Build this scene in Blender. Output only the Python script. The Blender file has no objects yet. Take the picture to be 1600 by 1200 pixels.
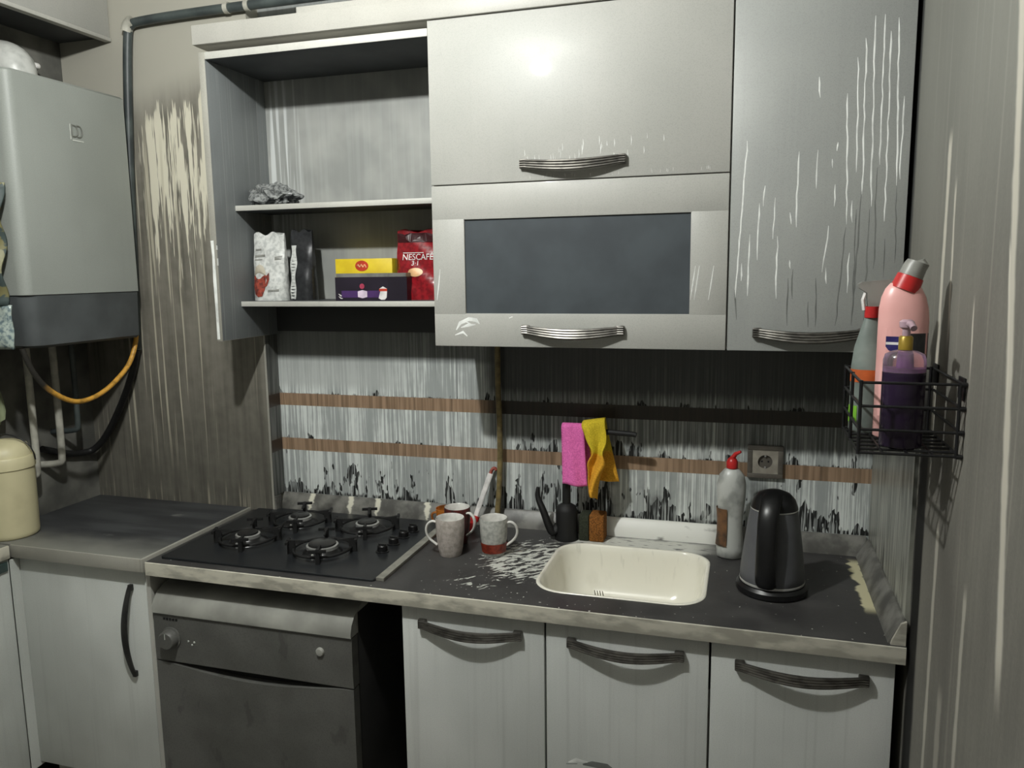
import bpy, bmesh, math, random
from mathutils import Vector, Matrix
random.seed(7)
PI = math.pi
C = bpy.context.scene.collection
SC = bpy.context.scene

# ------------------------------------------------------------------ camera, world, lamp, exposure
cam_d = bpy.data.cameras.new('camera')
cam = bpy.data.objects.new('camera', cam_d)
C.objects.link(cam)
YAW, PITCH, ROLL, FPX = 0.2915, -0.1437, -0.0130, 1227.4
F_ = Vector((-math.sin(YAW)*math.cos(PITCH), math.cos(YAW)*math.cos(PITCH), math.sin(PITCH)))
R0 = Vector((math.cos(YAW), math.sin(YAW), 0))
U0 = R0.cross(F_)
R_ = math.cos(ROLL)*R0 + math.sin(ROLL)*U0
U_ = -math.sin(ROLL)*R0 + math.cos(ROLL)*U0
cam.matrix_world = Matrix(((R_.x, U_.x, -F_.x, 0.0), (R_.y, U_.y, -F_.y, -2.4922), (R_.z, U_.z, -F_.z, 1.7443), (0, 0, 0, 1)))
cam_d.sensor_fit = 'HORIZONTAL'
cam_d.sensor_width = 36.0
cam_d.lens = FPX/1600*36.0
cam_d.clip_start = 0.02
SC.camera = cam

w = bpy.data.worlds.new('dim_room_air')
SC.world = w
w.use_nodes = True
w.node_tree.nodes['Background'].inputs[0].default_value = (0.80, 0.90, 1.0, 1)
w.node_tree.nodes['Background'].inputs[1].default_value = 0.02

LAMP = (-0.98, -1.55, 2.76)
ld = bpy.data.lights.new('ceiling_bulb', 'POINT')
ld.energy = 103
ld.color = (0.985, 1.0, 0.975)
ld.shadow_soft_size = 0.032
lo = bpy.data.objects.new('ceiling_bulb', ld)
lo.location = LAMP
C.objects.link(lo)

SC.view_settings.view_transform = 'Standard'
SC.view_settings.look = 'None'
SC.view_settings.gamma = 1
SC.view_settings.use_curve_mapping = False
SC.view_settings.exposure = 0.0

# ------------------------------------------------------------------ node helpers
def lin(c):
    if isinstance(c, str):
        c = [int(c[i:i+2], 16)/255 for i in (0, 2, 4)]
        c = [v/12.92 if v <= 0.04045 else ((v+0.055)/1.055)**2.4 for v in c]
    if isinstance(c, (int, float)):
        c = (c, c, c)
    return (c[0], c[1], c[2], 1)

class S:
    """a float socket with arithmetic"""
    def __init__(s, n, o): s.n, s.o = n, o
    def _m(s, op, b, sw=False):
        return s.n.math(op, *((b, s) if sw else (s, b)))
    def __add__(s, b): return s._m('ADD', b)
    __radd__ = __add__
    def __sub__(s, b): return s._m('SUBTRACT', b)
    def __rsub__(s, b): return s._m('SUBTRACT', b, True)
    def __mul__(s, b): return s._m('MULTIPLY', b)
    __rmul__ = __mul__
    def __truediv__(s, b): return s._m('DIVIDE', b)
    def abs(s): return s.n.math('ABSOLUTE', s, 0)
    def max(s, b): return s._m('MAXIMUM', b)
    def min(s, b): return s._m('MINIMUM', b)
    def lt(s, b): return s._m('LESS_THAN', b)
    def gt(s, b): return s._m('GREATER_THAN', b)

class N:
    def __init__(s, m):
        s.t = m.node_tree
        s.tc = None
    def new(s, k): return s.t.nodes.new(k)
    def put(s, sock, v):
        if isinstance(v, S): s.t.links.new(v.o, sock)
        elif isinstance(v, bpy.types.NodeSocket): s.t.links.new(v, sock)
        else: sock.default_value = v
    def math(s, op, a, b=0.0):
        n = s.new('ShaderNodeMath'); n.operation = op
        s.put(n.inputs[0], a); s.put(n.inputs[1], b)
        return S(s, n.outputs[0])
    def xyz(s):
        if s.tc is None:
            t = s.new('ShaderNodeNewGeometry'); q = s.new('ShaderNodeSeparateXYZ')
            s.t.links.new(t.outputs['Position'], q.inputs[0])
            s.tc = tuple(S(s, q.outputs[i]) for i in range(3))
        return s.tc
    def noise(s, x, y, z, detail=2.0, rough=0.5):
        c = s.new('ShaderNodeCombineXYZ')
        for i, v in enumerate((x, y, z)): s.put(c.inputs[i], v)
        n = s.new('ShaderNodeTexNoise')
        n.inputs['Scale'].default_value = 1.0
        n.inputs['Detail'].default_value = detail
        n.inputs['Roughness'].default_value = rough
        s.t.links.new(c.outputs[0], n.inputs['Vector'])
        return S(s, n.outputs[0])
    def sm(s, a, b, v):
        n = s.new('ShaderNodeMapRange'); n.interpolation_type = 'SMOOTHSTEP'
        s.put(n.inputs['Value'], v); s.put(n.inputs['From Min'], a); s.put(n.inputs['From Max'], b)
        return S(s, n.outputs[0])
    def mix(s, f, a, b):
        n = s.new('ShaderNodeMix'); n.data_type = 'RGBA'
        s.put(n.inputs[0], f)
        s.put(n.inputs[6], a if isinstance(a, bpy.types.NodeSocket) else lin(a))
        s.put(n.inputs[7], b if isinstance(b, bpy.types.NodeSocket) else lin(b))
        return n.outputs[2]

def mat(name, fn, rough=0.5, metal=0.0, spec=0.5, trans=0.0, alpha=1.0, bump=None, coat=0.0):
    m = bpy.data.materials.new(name); m.use_nodes = True
    n = N(m)
    b = m.node_tree.nodes['Principled BSDF']
    col = fn(n) if callable(fn) else None
    if col is None:                                   # flat colours still get a light film of grime
        x, y, z = n.xyz()
        k = n.noise(x*28, y*28, z*28, 3)
        c = lin(fn)
        d = tuple(v*0.72 for v in c[:3])
        col = n.mix(n.sm(0.38, 0.72, k), c, d)
    r = rough
    if isinstance(col, tuple): col, r = col
    n.put(b.inputs['Base Color'], col)
    n.put(b.inputs['Roughness'], r)
    b.inputs['Metallic'].default_value = metal
    b.inputs['Specular IOR Level'].default_value = spec
    b.inputs['Transmission Weight'].default_value = trans
    b.inputs['Coat Weight'].default_value = coat
    b.inputs['Coat Roughness'].default_value = 0.07
    if bump:
        bn = n.new('ShaderNodeBump')
        bn.inputs['Strength'].default_value = bump[1]
        bn.inputs['Distance'].default_value = bump[2]
        n.put(bn.inputs['Height'], bump[0](n))
        m.node_tree.links.new(bn.outputs[0], b.inputs['Normal'])
    return m

# ------------------------------------------------------------------ mesh helpers
class B:
    def __init__(s):
        s.bm = bmesh.new(); s.mi = 0; s.flat = set()
    def _mark(s, f0):
        lay = s.bm.faces.layers.int.get('mk') or s.bm.faces.layers.int.new('mk')
        for f in s.bm.faces:
            if not f[lay]: f.material_index = s.mi; f[lay] = 1
    def box(s, x0, x1, y0, y1, z0, z1, bev=0.0, seg=2, rot=None, piv=None):
        f0 = len(s.bm.faces)
        v = [s.bm.verts.new(p) for p in ((x0,y0,z0),(x1,y0,z0),(x1,y1,z0),(x0,y1,z0),(x0,y0,z1),(x1,y0,z1),(x1,y1,z1),(x0,y1,z1))]
        lay = s.bm.faces.layers.int.get('flat') or s.bm.faces.layers.int.new('flat')
        s.bm.faces.layers.int.get('mk') or s.bm.faces.layers.int.new('mk')
        lay = s.bm.faces.layers.int['flat']
        fs = [s.bm.faces.new([v[i] for i in q]) for q in ((0,3,2,1),(4,5,6,7),(0,1,5,4),(1,2,6,5),(2,3,7,6),(3,0,4,7))]
        for f in fs: f[lay] = 1
        if rot is not None:
            c = Vector(piv) if piv else Vector(((x0+x1)/2, (y0+y1)/2, (z0+z1)/2))
            bmesh.ops.rotate(s.bm, verts=v, cent=c, matrix=rot)
        if bev > 0:
            es = list({e for f in fs for e in f.edges})
            r = bmesh.ops.bevel(s.bm, geom=es, offset=bev, segments=seg, profile=0.5, affect='EDGES')
            for f in r['faces']: f.material_index = s.mi; f[lay] = 0
        s._mark(f0)
        for f in s.bm.faces:
            pass
        return s
    def rings(s, rings, close=True, cap0=True, cap1=True):
        f0 = len(s.bm.faces)
        vs = [[s.bm.verts.new(p) for p in r] for r in rings]
        n = len(vs[0])
        for a, b in zip(vs, vs[1:]):
            for i in range(n if close else n-1):
                j = (i+1) % n
                try: s.bm.faces.new((a[i], a[j], b[j], b[i]))
                except ValueError: pass
        if cap0 and close: s.bm.faces.new(list(reversed(vs[0])))
        if cap1 and close: s.bm.faces.new(vs[-1])
        s._mark(f0)
        return s
    def lathe(s, prof, c=(0,0,0), seg=32, axis='z', cap0=True, cap1=True):
        rs = []
        for r, h in prof:
            ring = []
            for i in range(seg):
                a = 2*PI*i/seg
                u, v = r*math.cos(a), r*math.sin(a)
                p = {'z': (u, v, h), 'x': (h, u, v), 'y': (u, h, v)}[axis]
                ring.append((c[0]+p[0], c[1]+p[1], c[2]+p[2]))
            rs.append(ring)
        return s.rings(rs, True, cap0, cap1)
    def tube(s, pts, r, seg=10, flat=None, smooth=0):
        P = [Vector(p) for p in pts]
        for _ in range(smooth):                       # Chaikin
            Q = [P[0]]
            for a, b in zip(P, P[1:]): Q += [a*0.75+b*0.25, a*0.25+b*0.75]
            P = Q + [P[-1]]
        rad = r if callable(r) else (lambda t: r)
        rs = []; up = None
        for i, p in enumerate(P):
            d = (P[min(i+1, len(P)-1)] - P[max(i-1, 0)]).normalized()
            if up is None:
                up = Vector((0, 0, 1)) if abs(d.z) < 0.9 else Vector((0, 1, 0))
            sd = d.cross(up).normalized(); up2 = sd.cross(d).normalized(); up = up2
            q = rad(i/(len(P)-1))
            fx, fy = (1, 1) if flat is None else flat
            rs.append([p + (sd*math.cos(2*PI*k/seg)*fx + up2*math.sin(2*PI*k/seg)*fy)*q for k in range(seg)])
        return s.rings(rs)
    def prism(s, pts, axis, a0, a1):
        def P(u, v, a): return {'x': (a, u, v), 'y': (u, a, v), 'z': (u, v, a)}[axis]
        return s.rings([[P(u, v, a0) for u, v in pts], [P(u, v, a1) for u, v in pts]])
    def face(s, pts):
        f0 = len(s.bm.faces)
        s.bm.faces.new([s.bm.verts.new(p) for p in pts]); s._mark(f0)
        return s
    def grid(s, fn, nu, nv, closed=False):
        f0 = len(s.bm.faces)
        v = [[s.bm.verts.new(fn(i/nu, j/nv)) for j in range(nv+1)] for i in range(nu+1)]
        for i in range(nu):
            for j in range(nv):
                s.bm.faces.new((v[i][j], v[i+1][j], v[i+1][j+1], v[i][j+1]))
        s._mark(f0)
        return s
    def ribbon(s, pts, w, nrm, taper=True):
        """thin raised strip (paint run, smear) lying on a surface of normal nrm"""
        n = Vector(nrm); P = [Vector(p) for p in pts]
        a = []; b = []
        for i, p in enumerate(P):
            d = (P[min(i+1, len(P)-1)] - P[max(i-1, 0)]).normalized()
            sd = d.cross(n).normalized()
            k = w*(0.25 if taper and i in (0, len(P)-1) else random.uniform(0.7, 1.2))
            a.append(p - sd*k*0.5); b.append(p + sd*k*0.5)
        f0 = len(s.bm.faces)
        va = [s.bm.verts.new(q) for q in a]; vb = [s.bm.verts.new(q) for q in b]
        vt = [s.bm.verts.new(q + n*0.0005) for q in P]
        for i in range(len(P)-1):
            s.bm.faces.new((va[i], va[i+1], vt[i+1], vt[i])); s.bm.faces.new((vt[i], vt[i+1], vb[i+1], vb[i]))
        s._mark(f0)
        return s

def faces(b, i, test):
    b.bm.normal_update()
    for f in b.bm.faces:
        if test(f.normal, f.calc_center_median()): f.material_index = i
    return b

def wloc(o):
    v = Vector((0, 0, 0))
    while o is not None:
        v += o.location; o = o.parent
    return v

def obj(name, b, mats, parent=None, smooth=35, world=True, label=None):
    me = bpy.data.meshes.new(name)
    bm = b.bm
    bmesh.ops.recalc_face_normals(bm, faces=bm.faces[:])
    if parent is not None and world:
        bmesh.ops.translate(bm, verts=bm.verts[:], vec=-wloc(parent))
    bm.to_mesh(me); bm.free()
    for m in (mats if isinstance(mats, (list, tuple)) else [mats]): me.materials.append(m)
    if smooth:
        fl = me.attributes.get('flat')
        fv = [a.value for a in fl.data] if fl else [0]*len(me.polygons)
        for p, q in zip(me.polygons, fv): p.use_smooth = not q
        me.set_sharp_from_angle(angle=math.radians(smooth))
    o = bpy.data.objects.new(name, me); C.objects.link(o)
    if parent is not None: o.parent = parent
    if label: o['label'] = label
    return o

def thing(name, label, cat, loc, group=None):
    o = bpy.data.objects.new(name, None); C.objects.link(o)
    o.empty_display_size = 0.05
    o.location = loc
    o['label'] = label; o['category'] = cat
    if group: o['group'] = group
    return o

def tag(o, label, cat, group=None):
    """a thing that is one mesh: move its origin to its base"""
    me = o.data
    xs = [v.co for v in me.vertices]
    c = Vector(((min(v.x for v in xs)+max(v.x for v in xs))/2, (min(v.y for v in xs)+max(v.y for v in xs))/2, min(v.z for v in xs)))
    me.transform(Matrix.Translation(-c)); o.location = c
    o['label'] = label; o['category'] = cat
    if group: o['group'] = group
    return o

def struct(name, b, m, smooth=0):
    o = obj(name, b, m, None, smooth); o['kind'] = 'structure'
    return o

def text_mesh(s, size, ex=0.0004):
    cu = bpy.data.curves.new('lettering', 'FONT'); cu.body = s; cu.size = size; cu.extrude = ex
    cu.align_x = 'CENTER'; cu.align_y = 'CENTER'
    t = bpy.data.objects.new('lettering', cu); C.objects.link(t)
    dg = bpy.context.evaluated_depsgraph_get()
    me = bpy.data.meshes.new_from_object(t.evaluated_get(dg))
    bpy.data.objects.remove(t); bpy.data.curves.remove(cu)
    return me

def lettering(name, s, size, at, m, parent, sx=1.0, warp=None, face='-y'):
    """raised lettering; face -y stands upright facing the room, +x faces along x"""
    me = text_mesh(s, size)
    me.name = name
    L = wloc(parent)
    for v in me.vertices:
        x, y, z = v.co.x*sx, v.co.y, v.co.z
        if face == '-y': p = Vector((at[0]+x, at[1]-z, at[2]+y))
        else: p = Vector((at[0]+z, at[1]+x, at[2]+y))
        if warp: p = warp(p)
        v.co = p - L
    me.materials.clear(); me.materials.append(m)
    o = bpy.data.objects.new(name, me); C.objects.link(o); o.parent = parent
    return o

def rrect(x0, x1, y0, y1, r, n=6):
    out = []
    for cx, cy, a0 in ((x1-r, y1-r, 0), (x0+r, y1-r, 90), (x0+r, y0+r, 180), (x1-r, y0+r, 270)):
        for k in range(n+1):
            a = math.radians(a0 + 90*k/n)
            out.append((cx+r*math.cos(a), cy+r*math.sin(a)))
    return out

# ------------------------------------------------------------------ materials
def m_tile(n):
    x, y, z = n.xyz()
    a = n.noise(x*135, 0, z*2.2, 3); b = n.noise(x*240, 3, z*5, 2); c = n.noise(x*22, 7, z*1.3, 2); big = n.noise(x*5, 11, z*5, 2)
    wob = n.noise(x*60, 5, z*26, 2)
    side = n.sm(-1.45, -0.95, x)                               # streakier away from the pier
    film = n.sm(0.42, 0.60, a*0.62 + b*0.38 + (c-0.5)*0.45 + (big-0.5)*0.25 + side*0.045 + (wob-0.5)*0.12)
    white = n.mix(film, 'DEE3DF', 'A3A8A6')
    thin = n.sm(0.55, 0.70, n.noise(x*170, 9, z*1.6, 2))
    white = n.mix(thin*0.42*(0.2+side*0.8), white, '5A5C5C')
    calm = n.sm(1.31, 1.36, z)*(1-n.sm(-1.25, -1.05, x))
    white = n.mix(calm*0.75, white, 'B4B8B5')
    # upper area right of the pipe: cabinet shadow painted over the sooty tile
    shadow_up = n.sm(-0.86, -0.80, x)*n.sm(1.165, 1.195, z + (n.noise(x*70, 2, 0, 2)-0.5)*0.08)
    shadow_top = n.sm(-0.86, -0.80, x)*n.sm(1.32, 1.36, z + (n.noise(x*90, 2, 0, 2)-0.5)*0.06)
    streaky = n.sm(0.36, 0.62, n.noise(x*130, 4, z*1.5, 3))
    white = n.mix(shadow_up*(0.35+streaky*0.5), white, '4A4C4C')
    white = n.mix(shadow_top*0.85, white, '3A3C3C')
    # black soot heaped above each joint, licked through by runs
    def soot(zj, lo, hi, thr):
        d = z - zj
        h = (n.noise(x*26, zj*9, z*9, 3, 0.6) - thr).max(0)*hi + lo*n.noise(x*150, zj*5, 0, 2)*n.sm(0.42, 0.5, n.noise(x*26, zj*3+4, 0, 1))
        return n.sm(0.0, 0.010, h - d)*d.gt(0.0)
    low = soot(0.936, 0.030, 0.75, 0.48)
    low2 = soot(0.936, 0.02, 0.75, 0.46)*n.sm(-0.72, -0.6, x)
    s1 = soot(1.143, 0.008, 0.18, 0.56)
    s1b = soot(1.143, 0.012, 0.34, 0.50)*n.sm(-0.86, -0.7, x)
    s2 = soot(1.310, 0.010, 0.22, 0.56)
    blk = low.max(low2).max(s1).max(s1b).max(s2)
    lick = n.sm(0.50, 0.56, n.noise(x*200, 8, z*9, 2))
    col = n.mix(blk*(1-lick*0.55), white, '191A19')
    smoke = n.sm(0.5, 0.75, n.noise(x*9, 2, z*9, 3))*n.sm(-0.62, -0.45, x)*(1-n.sm(0.05, 0.25, x))*(1-n.sm(1.05, 1.16, z))
    col = n.mix(smoke*0.8, col, '3A3B3A')
    # brown wood-look border strips
    def band(z0, z1): return z.gt(z0)*z.lt(z1)
    grain = n.noise(x*75, 1, z*3, 3)
    wood = n.mix(n.sm(0.3, 0.7, grain), 'A88D74', '7F6954')
    wood = n.mix(n.sm(0.55, 0.68, n.noise(x*120, 6, z*2, 2))*0.4, wood, '3F352E')
    col = n.mix(band(1.098, 1.143), col, wood)
    wood_shadowed = n.mix(n.sm(-0.86, -0.80, x)*0.92, wood, '2B2B2A')  # same cabinet shadow painted into the upper wood strip
    col = n.mix(band(1.265, 1.310), col, wood_shadowed)
    edge = n.sm(1.425, 1.445, z)
    col = n.mix(edge*0.6, col, '4A4B4A')
    return col, 0.28 + blk*0.5
M_tile = mat('sooty_shadowed_tile', m_tile, 0.3, spec=0.45)

def m_pier(n):
    x, y, z = n.xyz()
    u = x + y
    a = n.noise(u*45, 0, z*1.8, 4); b = n.noise(u*9, 4, z*4.0, 4); c = n.noise(u*24, 9, z*24, 3)
    base = n.mix(n.sm(0.35, 0.65, a*0.35+b*0.45+c*0.20), '8A867B', '67645B')
    base = n.mix(n.sm(0.55, 0.7, a)*0.25, base, '48473F')
    low = 1-n.sm(0.95, 1.75, z + (b-0.5)*0.5)
    base = n.mix(low*0.45, base, '3C3C38')
    # pale flaked coat with dripping lower ends
    reg = n.sm(-2.17, -2.07, x)*(1-n.sm(-1.76, -1.70, x))
    zt = n.sm(1.45, 2.15, z)*(1-n.sm(2.28, 2.44, z - (x+1.95)*0.22))
    fl = n.noise(u*40, 2, z*2.0, 4, 0.6)*0.72 + n.noise(u*150, 2, z*7, 2)*0.28
    m = n.sm(0.0, 0.03, fl - (0.70 - zt*reg*0.255))
    base = n.mix(m*reg, base, 'D6D1BE')
    run = n.sm(0.0, 0.04, n.noise(u*48, 14, z*0.7, 2) - 0.57 - n.sm(-1.98, -1.90, x)*0.07)*n.sm(0.95, 1.3, z)*(1-n.sm(2.1, 2.3, z))
    base = n.mix(run*0.75, base, 'C2BCA8')
    top = n.sm(2.28, 2.46, z - (x+1.95)*0.25)
    base = n.mix(top, base, 'ABA89C')
    foot = n.sm(0.55, 0.68, n.noise(u*80, 3, z*3, 2))*(1-n.sm(0.90, 1.0, z))
    base = n.mix(foot*0.7, base, 'A59F8E')
    return base
M_pier = mat('smoke_stained_pier', m_pier, 0.55, spec=0.3)

def m_right(n):
    x, y, z = n.xyz()
    a = n.noise(0, y*60, z*1.0, 3); b = n.noise(3, y*5, z*2, 3); g = n.noise(x*160, y*160, z*160, 2)
    base = n.mix(n.sm(0.3, 0.7, a*0.18+b*0.65+g*0.17), '7C7A72', '62605A')
    base = n.mix(n.sm(1.5, 2.2, z)*0.6, base, '85867F')
    base = n.mix(n.sm(0.6, 0.72, n.noise(8, y*40, z*0.8, 2))*0.22, base, 'A9A59A')
    def run(y0, z0, z1, w, sl=0.0, k=0.9):
        wv = n.noise(y0*50, z*9, 0, 2)
        d = (y - y0 - (z-z1)*sl + (wv-0.5)*0.012).abs()
        return (1-n.sm(w*0.25, w*0.80, d + (n.noise(2, z*14, y0*9, 2)-0.5)*w*0.5))*n.sm(z0, z0+0.12, z)*(1-n.sm(z1-0.05, z1, z))*k
    rs = (run(-1.03, 1.05, 2.6, 0.026, 0.13, 0.7).max(run(-0.695, 1.35, 2.02, 0.022, 0.0, 0.75)).max(run(-0.76, 1.55, 1.92, 0.012, 0.05, 0.7))
          .max(run(-1.120, 1.45, 1.80, 0.012, 0.17, 0.8)).max(run(-0.945, 1.50, 1.70, 0.008, 0.05, 0.7)).max(run(-0.80, 0.5, 1.25, 0.02, 0.0, 0.5))
          .max(run(-1.02, 0.4, 1.2, 0.018, 0.0, 0.45)).max(run(-0.90, 0.3, 0.95, 0.03, 0.0, 0.3)))
    base = n.mix(rs, base, 'CFCABC')
    # near-black line at the end of the side tiles
    d = (y + 0.640 + (n.noise(1, y*30, z*5, 3)-0.5)*0.03)
    blk = (1-n.sm(0.030, 0.052, d.abs()))*(1-n.sm(1.42, 1.6, z))
    base = n.mix(blk*0.96, base, '151515')
    base = n.mix(n.sm(-0.36, -0.34, y), base, '4b4c4a')
    return base
M_right = mat('smoke_greyed_plaster', m_right, 0.6, spec=0.25)

def m_sidetile(n):
    x, y, z = n.xyz()
    a = n.noise(0, y*110, z*1.8, 3); b = n.noise(4, y*30, z*6, 3)
    c = n.mix(n.sm(0.36, 0.64, a*0.7+b*0.3), 'B0B1A6', '62635B')
    c = n.mix(n.sm(1.05, 1.35, z+(b-0.5)*0.3)*0.8, c, '343533')
    c = n.mix(n.sm(0.58, 0.68, n.noise(7, y*50, z*5, 3))*(1-n.sm(0.98, 1.12, z)), c, '262725')
    return c
M_sidetile = mat('sooty_side_tile', m_sidetile, 0.35)

def m_plain(col, col2, sc=6):
    def f(n):
        x, y, z = n.xyz()
        return n.mix(n.sm(0.3, 0.7, n.noise(x*sc, y*sc, z*sc, 4)), col, col2)
    return f
M_leftwall = mat('left_plaster', m_plain('7A7972', '4C4C48', 7), 0.6)
M_ceiling = mat('smoked_ceiling', m_plain('b5b5b0', '9a9a95', 3), 0.9)
M_room = mat('smoked_room_wall', m_plain('b8b7b1', 'a09f99', 3), 0.9)
M_floor = mat('floor_tile', m_plain('8e8a82', '75726b', 5), 0.5)

def m_door(c1, c2, streak, dirt, rough):
    def f(n):
        x, y, z = n.xyz()
        big = n.noise(x*3.0, y*3, z*2.4, 3); fine = n.noise(x*120, y*120, z*2.2, 3); fl = n.noise(x*55, y*55, z*1.0, 2)
        c = n.mix(n.sm(0.3, 0.7, big), c1, c2)
        if streak: c = n.mix(n.sm(0.54, 0.70, fine)*streak, c, 'CDD0CB')
        c = n.mix(n.sm(0.52, 0.74, fl)*dirt, c, '6F716E')
        gr = n.noise(x*420, y*420, z*420, 1)
        c = n.mix(n.sm(0.45, 0.75, gr)*0.12, c, '404040')
        return c, rough + 0.0
    return f
M_door = mat('lacquered_door', m_door('B2B1AB', 'A8A8A2', 0.0, 0.03, 0.46), 0.3, spec=0.4, coat=0.25)
M_door_r = mat('lacquered_door_smoked', m_door('A3A5A1', '989A97', 0.03, 0.05, 0.42), 0.35)
M_carc = mat('cabinet_board_edge', m_door('C4C3BB', 'B0AFA8', 0.0, 0.06, 0.45), 0.45)
M_edge = mat('smoked_board_edge', m_door('A5A399', '8F8D84', 0.0, 0.1, 0.5), 0.5)
M_corn = mat('cornice_lacquer', m_door('B4B2AA', 'A6A49C', 0.0, 0.05, 0.5), 0.5)
M_low = mat('base_door_washed', m_door('D6D8D4', 'C2C5C1', 0.25, 0.16, 0.4), 0.4)
M_low_l = mat('base_door_left', m_door('D4D7D2', 'BEC1BC', 0.10, 0.10, 0.4), 0.4)
M_run_w = mat('pale_run_mark', 'EEF0EC', 0.4)
M_run_d = mat('dark_run_mark', '737572', 0.5)
M_soot = mat('black_soot', '161616', 0.8)
M_inside = mat('smoked_cabinet_lining', m_door('7C8080', '666A6B', 0.15, 0.25, 0.5), 0.5)
def m_backp(n):
    x, y, z = n.xyz()
    a = n.noise(x*70, 0, z*1.6, 3); b = n.noise(x*6, 2, z*5, 3)
    c = n.mix(n.sm(0.35, 0.65, b), 'A3A49F', '8F918D')
    edge = (1-n.sm(-1.55, -1.44, x)).max(n.sm(-1.02, -0.94, x)*0.8)
    c = n.mix(n.sm(0.45, 0.62, a)*(edge*0.8+0.08), c, 'C9CCCA')
    return n.mix(1-n.sm(1.62, 1.66, z), c, '3A3B3B')  # shade below the lower shelf painted into the panel colour
M_backp = mat('smoked_shaded_back_panel', m_backp, 0.5)
M_dark_in = mat('sooty_shaded_underside', m_plain('484B4D', '3A3D3F', 8), 0.6)  # soot plus the shade under boards, painted as one dark colour
M_glass = mat('smoked_glass', m_plain('4A5054', '41464A', 9), 0.42, spec=0.35)
def m_handle(n):
    x, y, z = n.xyz()
    return n.mix(n.sm(0.4, 0.65, n.noise(x*30, y*60, z*60, 3)), '7A7772', '5C5A56')
M_handle = mat('brushed_steel_handle', m_handle, 0.34, metal=0.9)
M_handle_d = mat('blackened_handle', m_plain('3C3C3A', '2A2A29', 20), 0.5, metal=0.4)

def m_worktop(n):
    x, y, z = n.xyz()
    a = n.noise(x*9, y*9, 1, 4); g = n.noise(x*60, y*200, 2, 3)
    c = n.mix(n.sm(0.35, 0.68, a), '353434', '444342')
    c = n.mix(n.sm(0.55, 0.75, g)*0.35, c, '565452')
    # drying suds and splashes around the basin
    dl = ((x+0.60)*(x+0.60)*1.6 + (y+0.31)*(y+0.31)*1.3)
    reg = (1-n.sm(0.004, 0.085, dl)).max((1-n.sm(0.0, 0.05, (x+0.70)*(x+0.70)*1.2 + (y+0.50)*(y+0.50)*6))*0.62)
    p = x*0.8 + y*0.6; q = y*0.8 - x*0.6
    wq = n.noise(x*14, y*14, 5, 2)*1.6
    f = n.noise(p*26 + wq, q*75 + wq*2, 3, 4, 0.6)
    c = n.mix(n.sm(0.0, 0.05, f - (0.76 - reg*0.30)), c, 'C9CBC2')
    bk = (1-n.sm(0.030, 0.062, (y+0.085 + (n.noise(x*18, 1, 4, 3)-0.5)*0.05).abs()))*n.sm(-0.60, -0.5, x)*(1-n.sm(-0.16, -0.04, x))
    c = n.mix(bk*n.sm(0.36, 0.5, n.noise(x*25, y*90, 6, 4)+0.06), c, 'CFCFC6')
    sp = n.noise(x*95, y*95, 9, 1)
    c = n.mix(n.sm(0.755, 0.775, sp + reg*0.05 + (1-n.sm(-0.57, -0.50, y))*n.sm(-0.9, -0.75, x)*(1-n.sm(-0.45, -0.2, x))*0.05), c, 'C8C8C0')
    # yellowed splash in the far corner
    d = (x - 0.322 + (n.noise(4, y*22, 1, 3)-0.5)*0.075).abs()
    c = n.mix((1-n.sm(0.012, 0.020, d))*n.sm(-0.46, -0.40, y)*(1-n.sm(-0.10, -0.05, y)), c, 'C9C3A0')
    return c, 0.36 + n.sm(0.3, 0.7, a)*0.2
M_worktop = mat('wet_black_worktop', m_worktop, 0.4, spec=0.4)
def m_wtedge(n):
    x, y, z = n.xyz()
    a = n.noise(x*14, y*14, z*40, 4)
    d = n.sm(0.45, 0.70, a + (1-n.sm(0.840, 0.868, z))*0.10 + n.sm(-1.0, 0.2, x)*0.06)
    c = n.mix(d*0.75, n.mix(n.sm(-0.9, 0.0, x)*0.6, 'CFCBBB', 'ABA89C'), '8B887D')
    return c
M_wtedge = mat('cream_worktop_edge', m_wtedge, 0.45)
def m_wtleft(n):
    x, y, z = n.xyz()
    a = n.noise(x*7, y*10, 1, 4); b = n.noise(x*3, y*14, 4, 3)
    c = n.mix(n.sm(0.4, 0.62, b), '343537', '47494A')
    c = n.mix(n.sm(0.66, 0.74, a)*0.5, c, '84857F')
    c = n.mix((1-n.sm(-0.64, -0.42, y + (a-0.5)*0.16))*0.8, c, '85857D')
    return c
M_wtleft = mat('sooty_grey_worktop', m_wtleft, 0.5)
def m_upst(n):
    x, y, z = n.xyz()
    a = n.noise(x*18, y*18, z*18, 4)
    c = n.mix(n.sm(0.35, 0.65, a), '787771', '4C4B47')
    cl = n.sm(-0.47, -0.44, x)*(1-n.sm(-0.12, -0.02, x))
    c = n.mix(cl*n.sm(0.35, 0.50, n.noise(x*11, 2, z*30, 4)+0.08), c, 'DEDED6')
    for q in (-1.52, -1.36, -1.25, -1.06):
        c = n.mix((1-n.sm(0.006, 0.014, (x-q + (n.noise(q*9, 2, z*70, 2)-0.5)*0.03).abs() + (0.905-z).max(0)*0.35)), c, 'D2CFBE')
    return c
M_upst = mat('grimy_upstand', m_upst, 0.4)
M_alu = mat('aluminium_strip', 'B5B3A8', 0.35, metal=0.6)
M_hob = mat('black_hob_glass', m_plain('1f2123', '26282a', 14), 0.30, spec=0.35)
M_iron = mat('black_cast_iron', '131313', 0.6)
M_bcap = mat('burner_cap_black', '232323', 0.28)
M_chrome = mat('burner_ring_steel', 'D2D2CE', 0.28, metal=0.6)
M_black = mat('black_plastic', '161617', 0.35)
M_blackm = mat('black_matt', '0e0e0e', 0.65)
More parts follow.
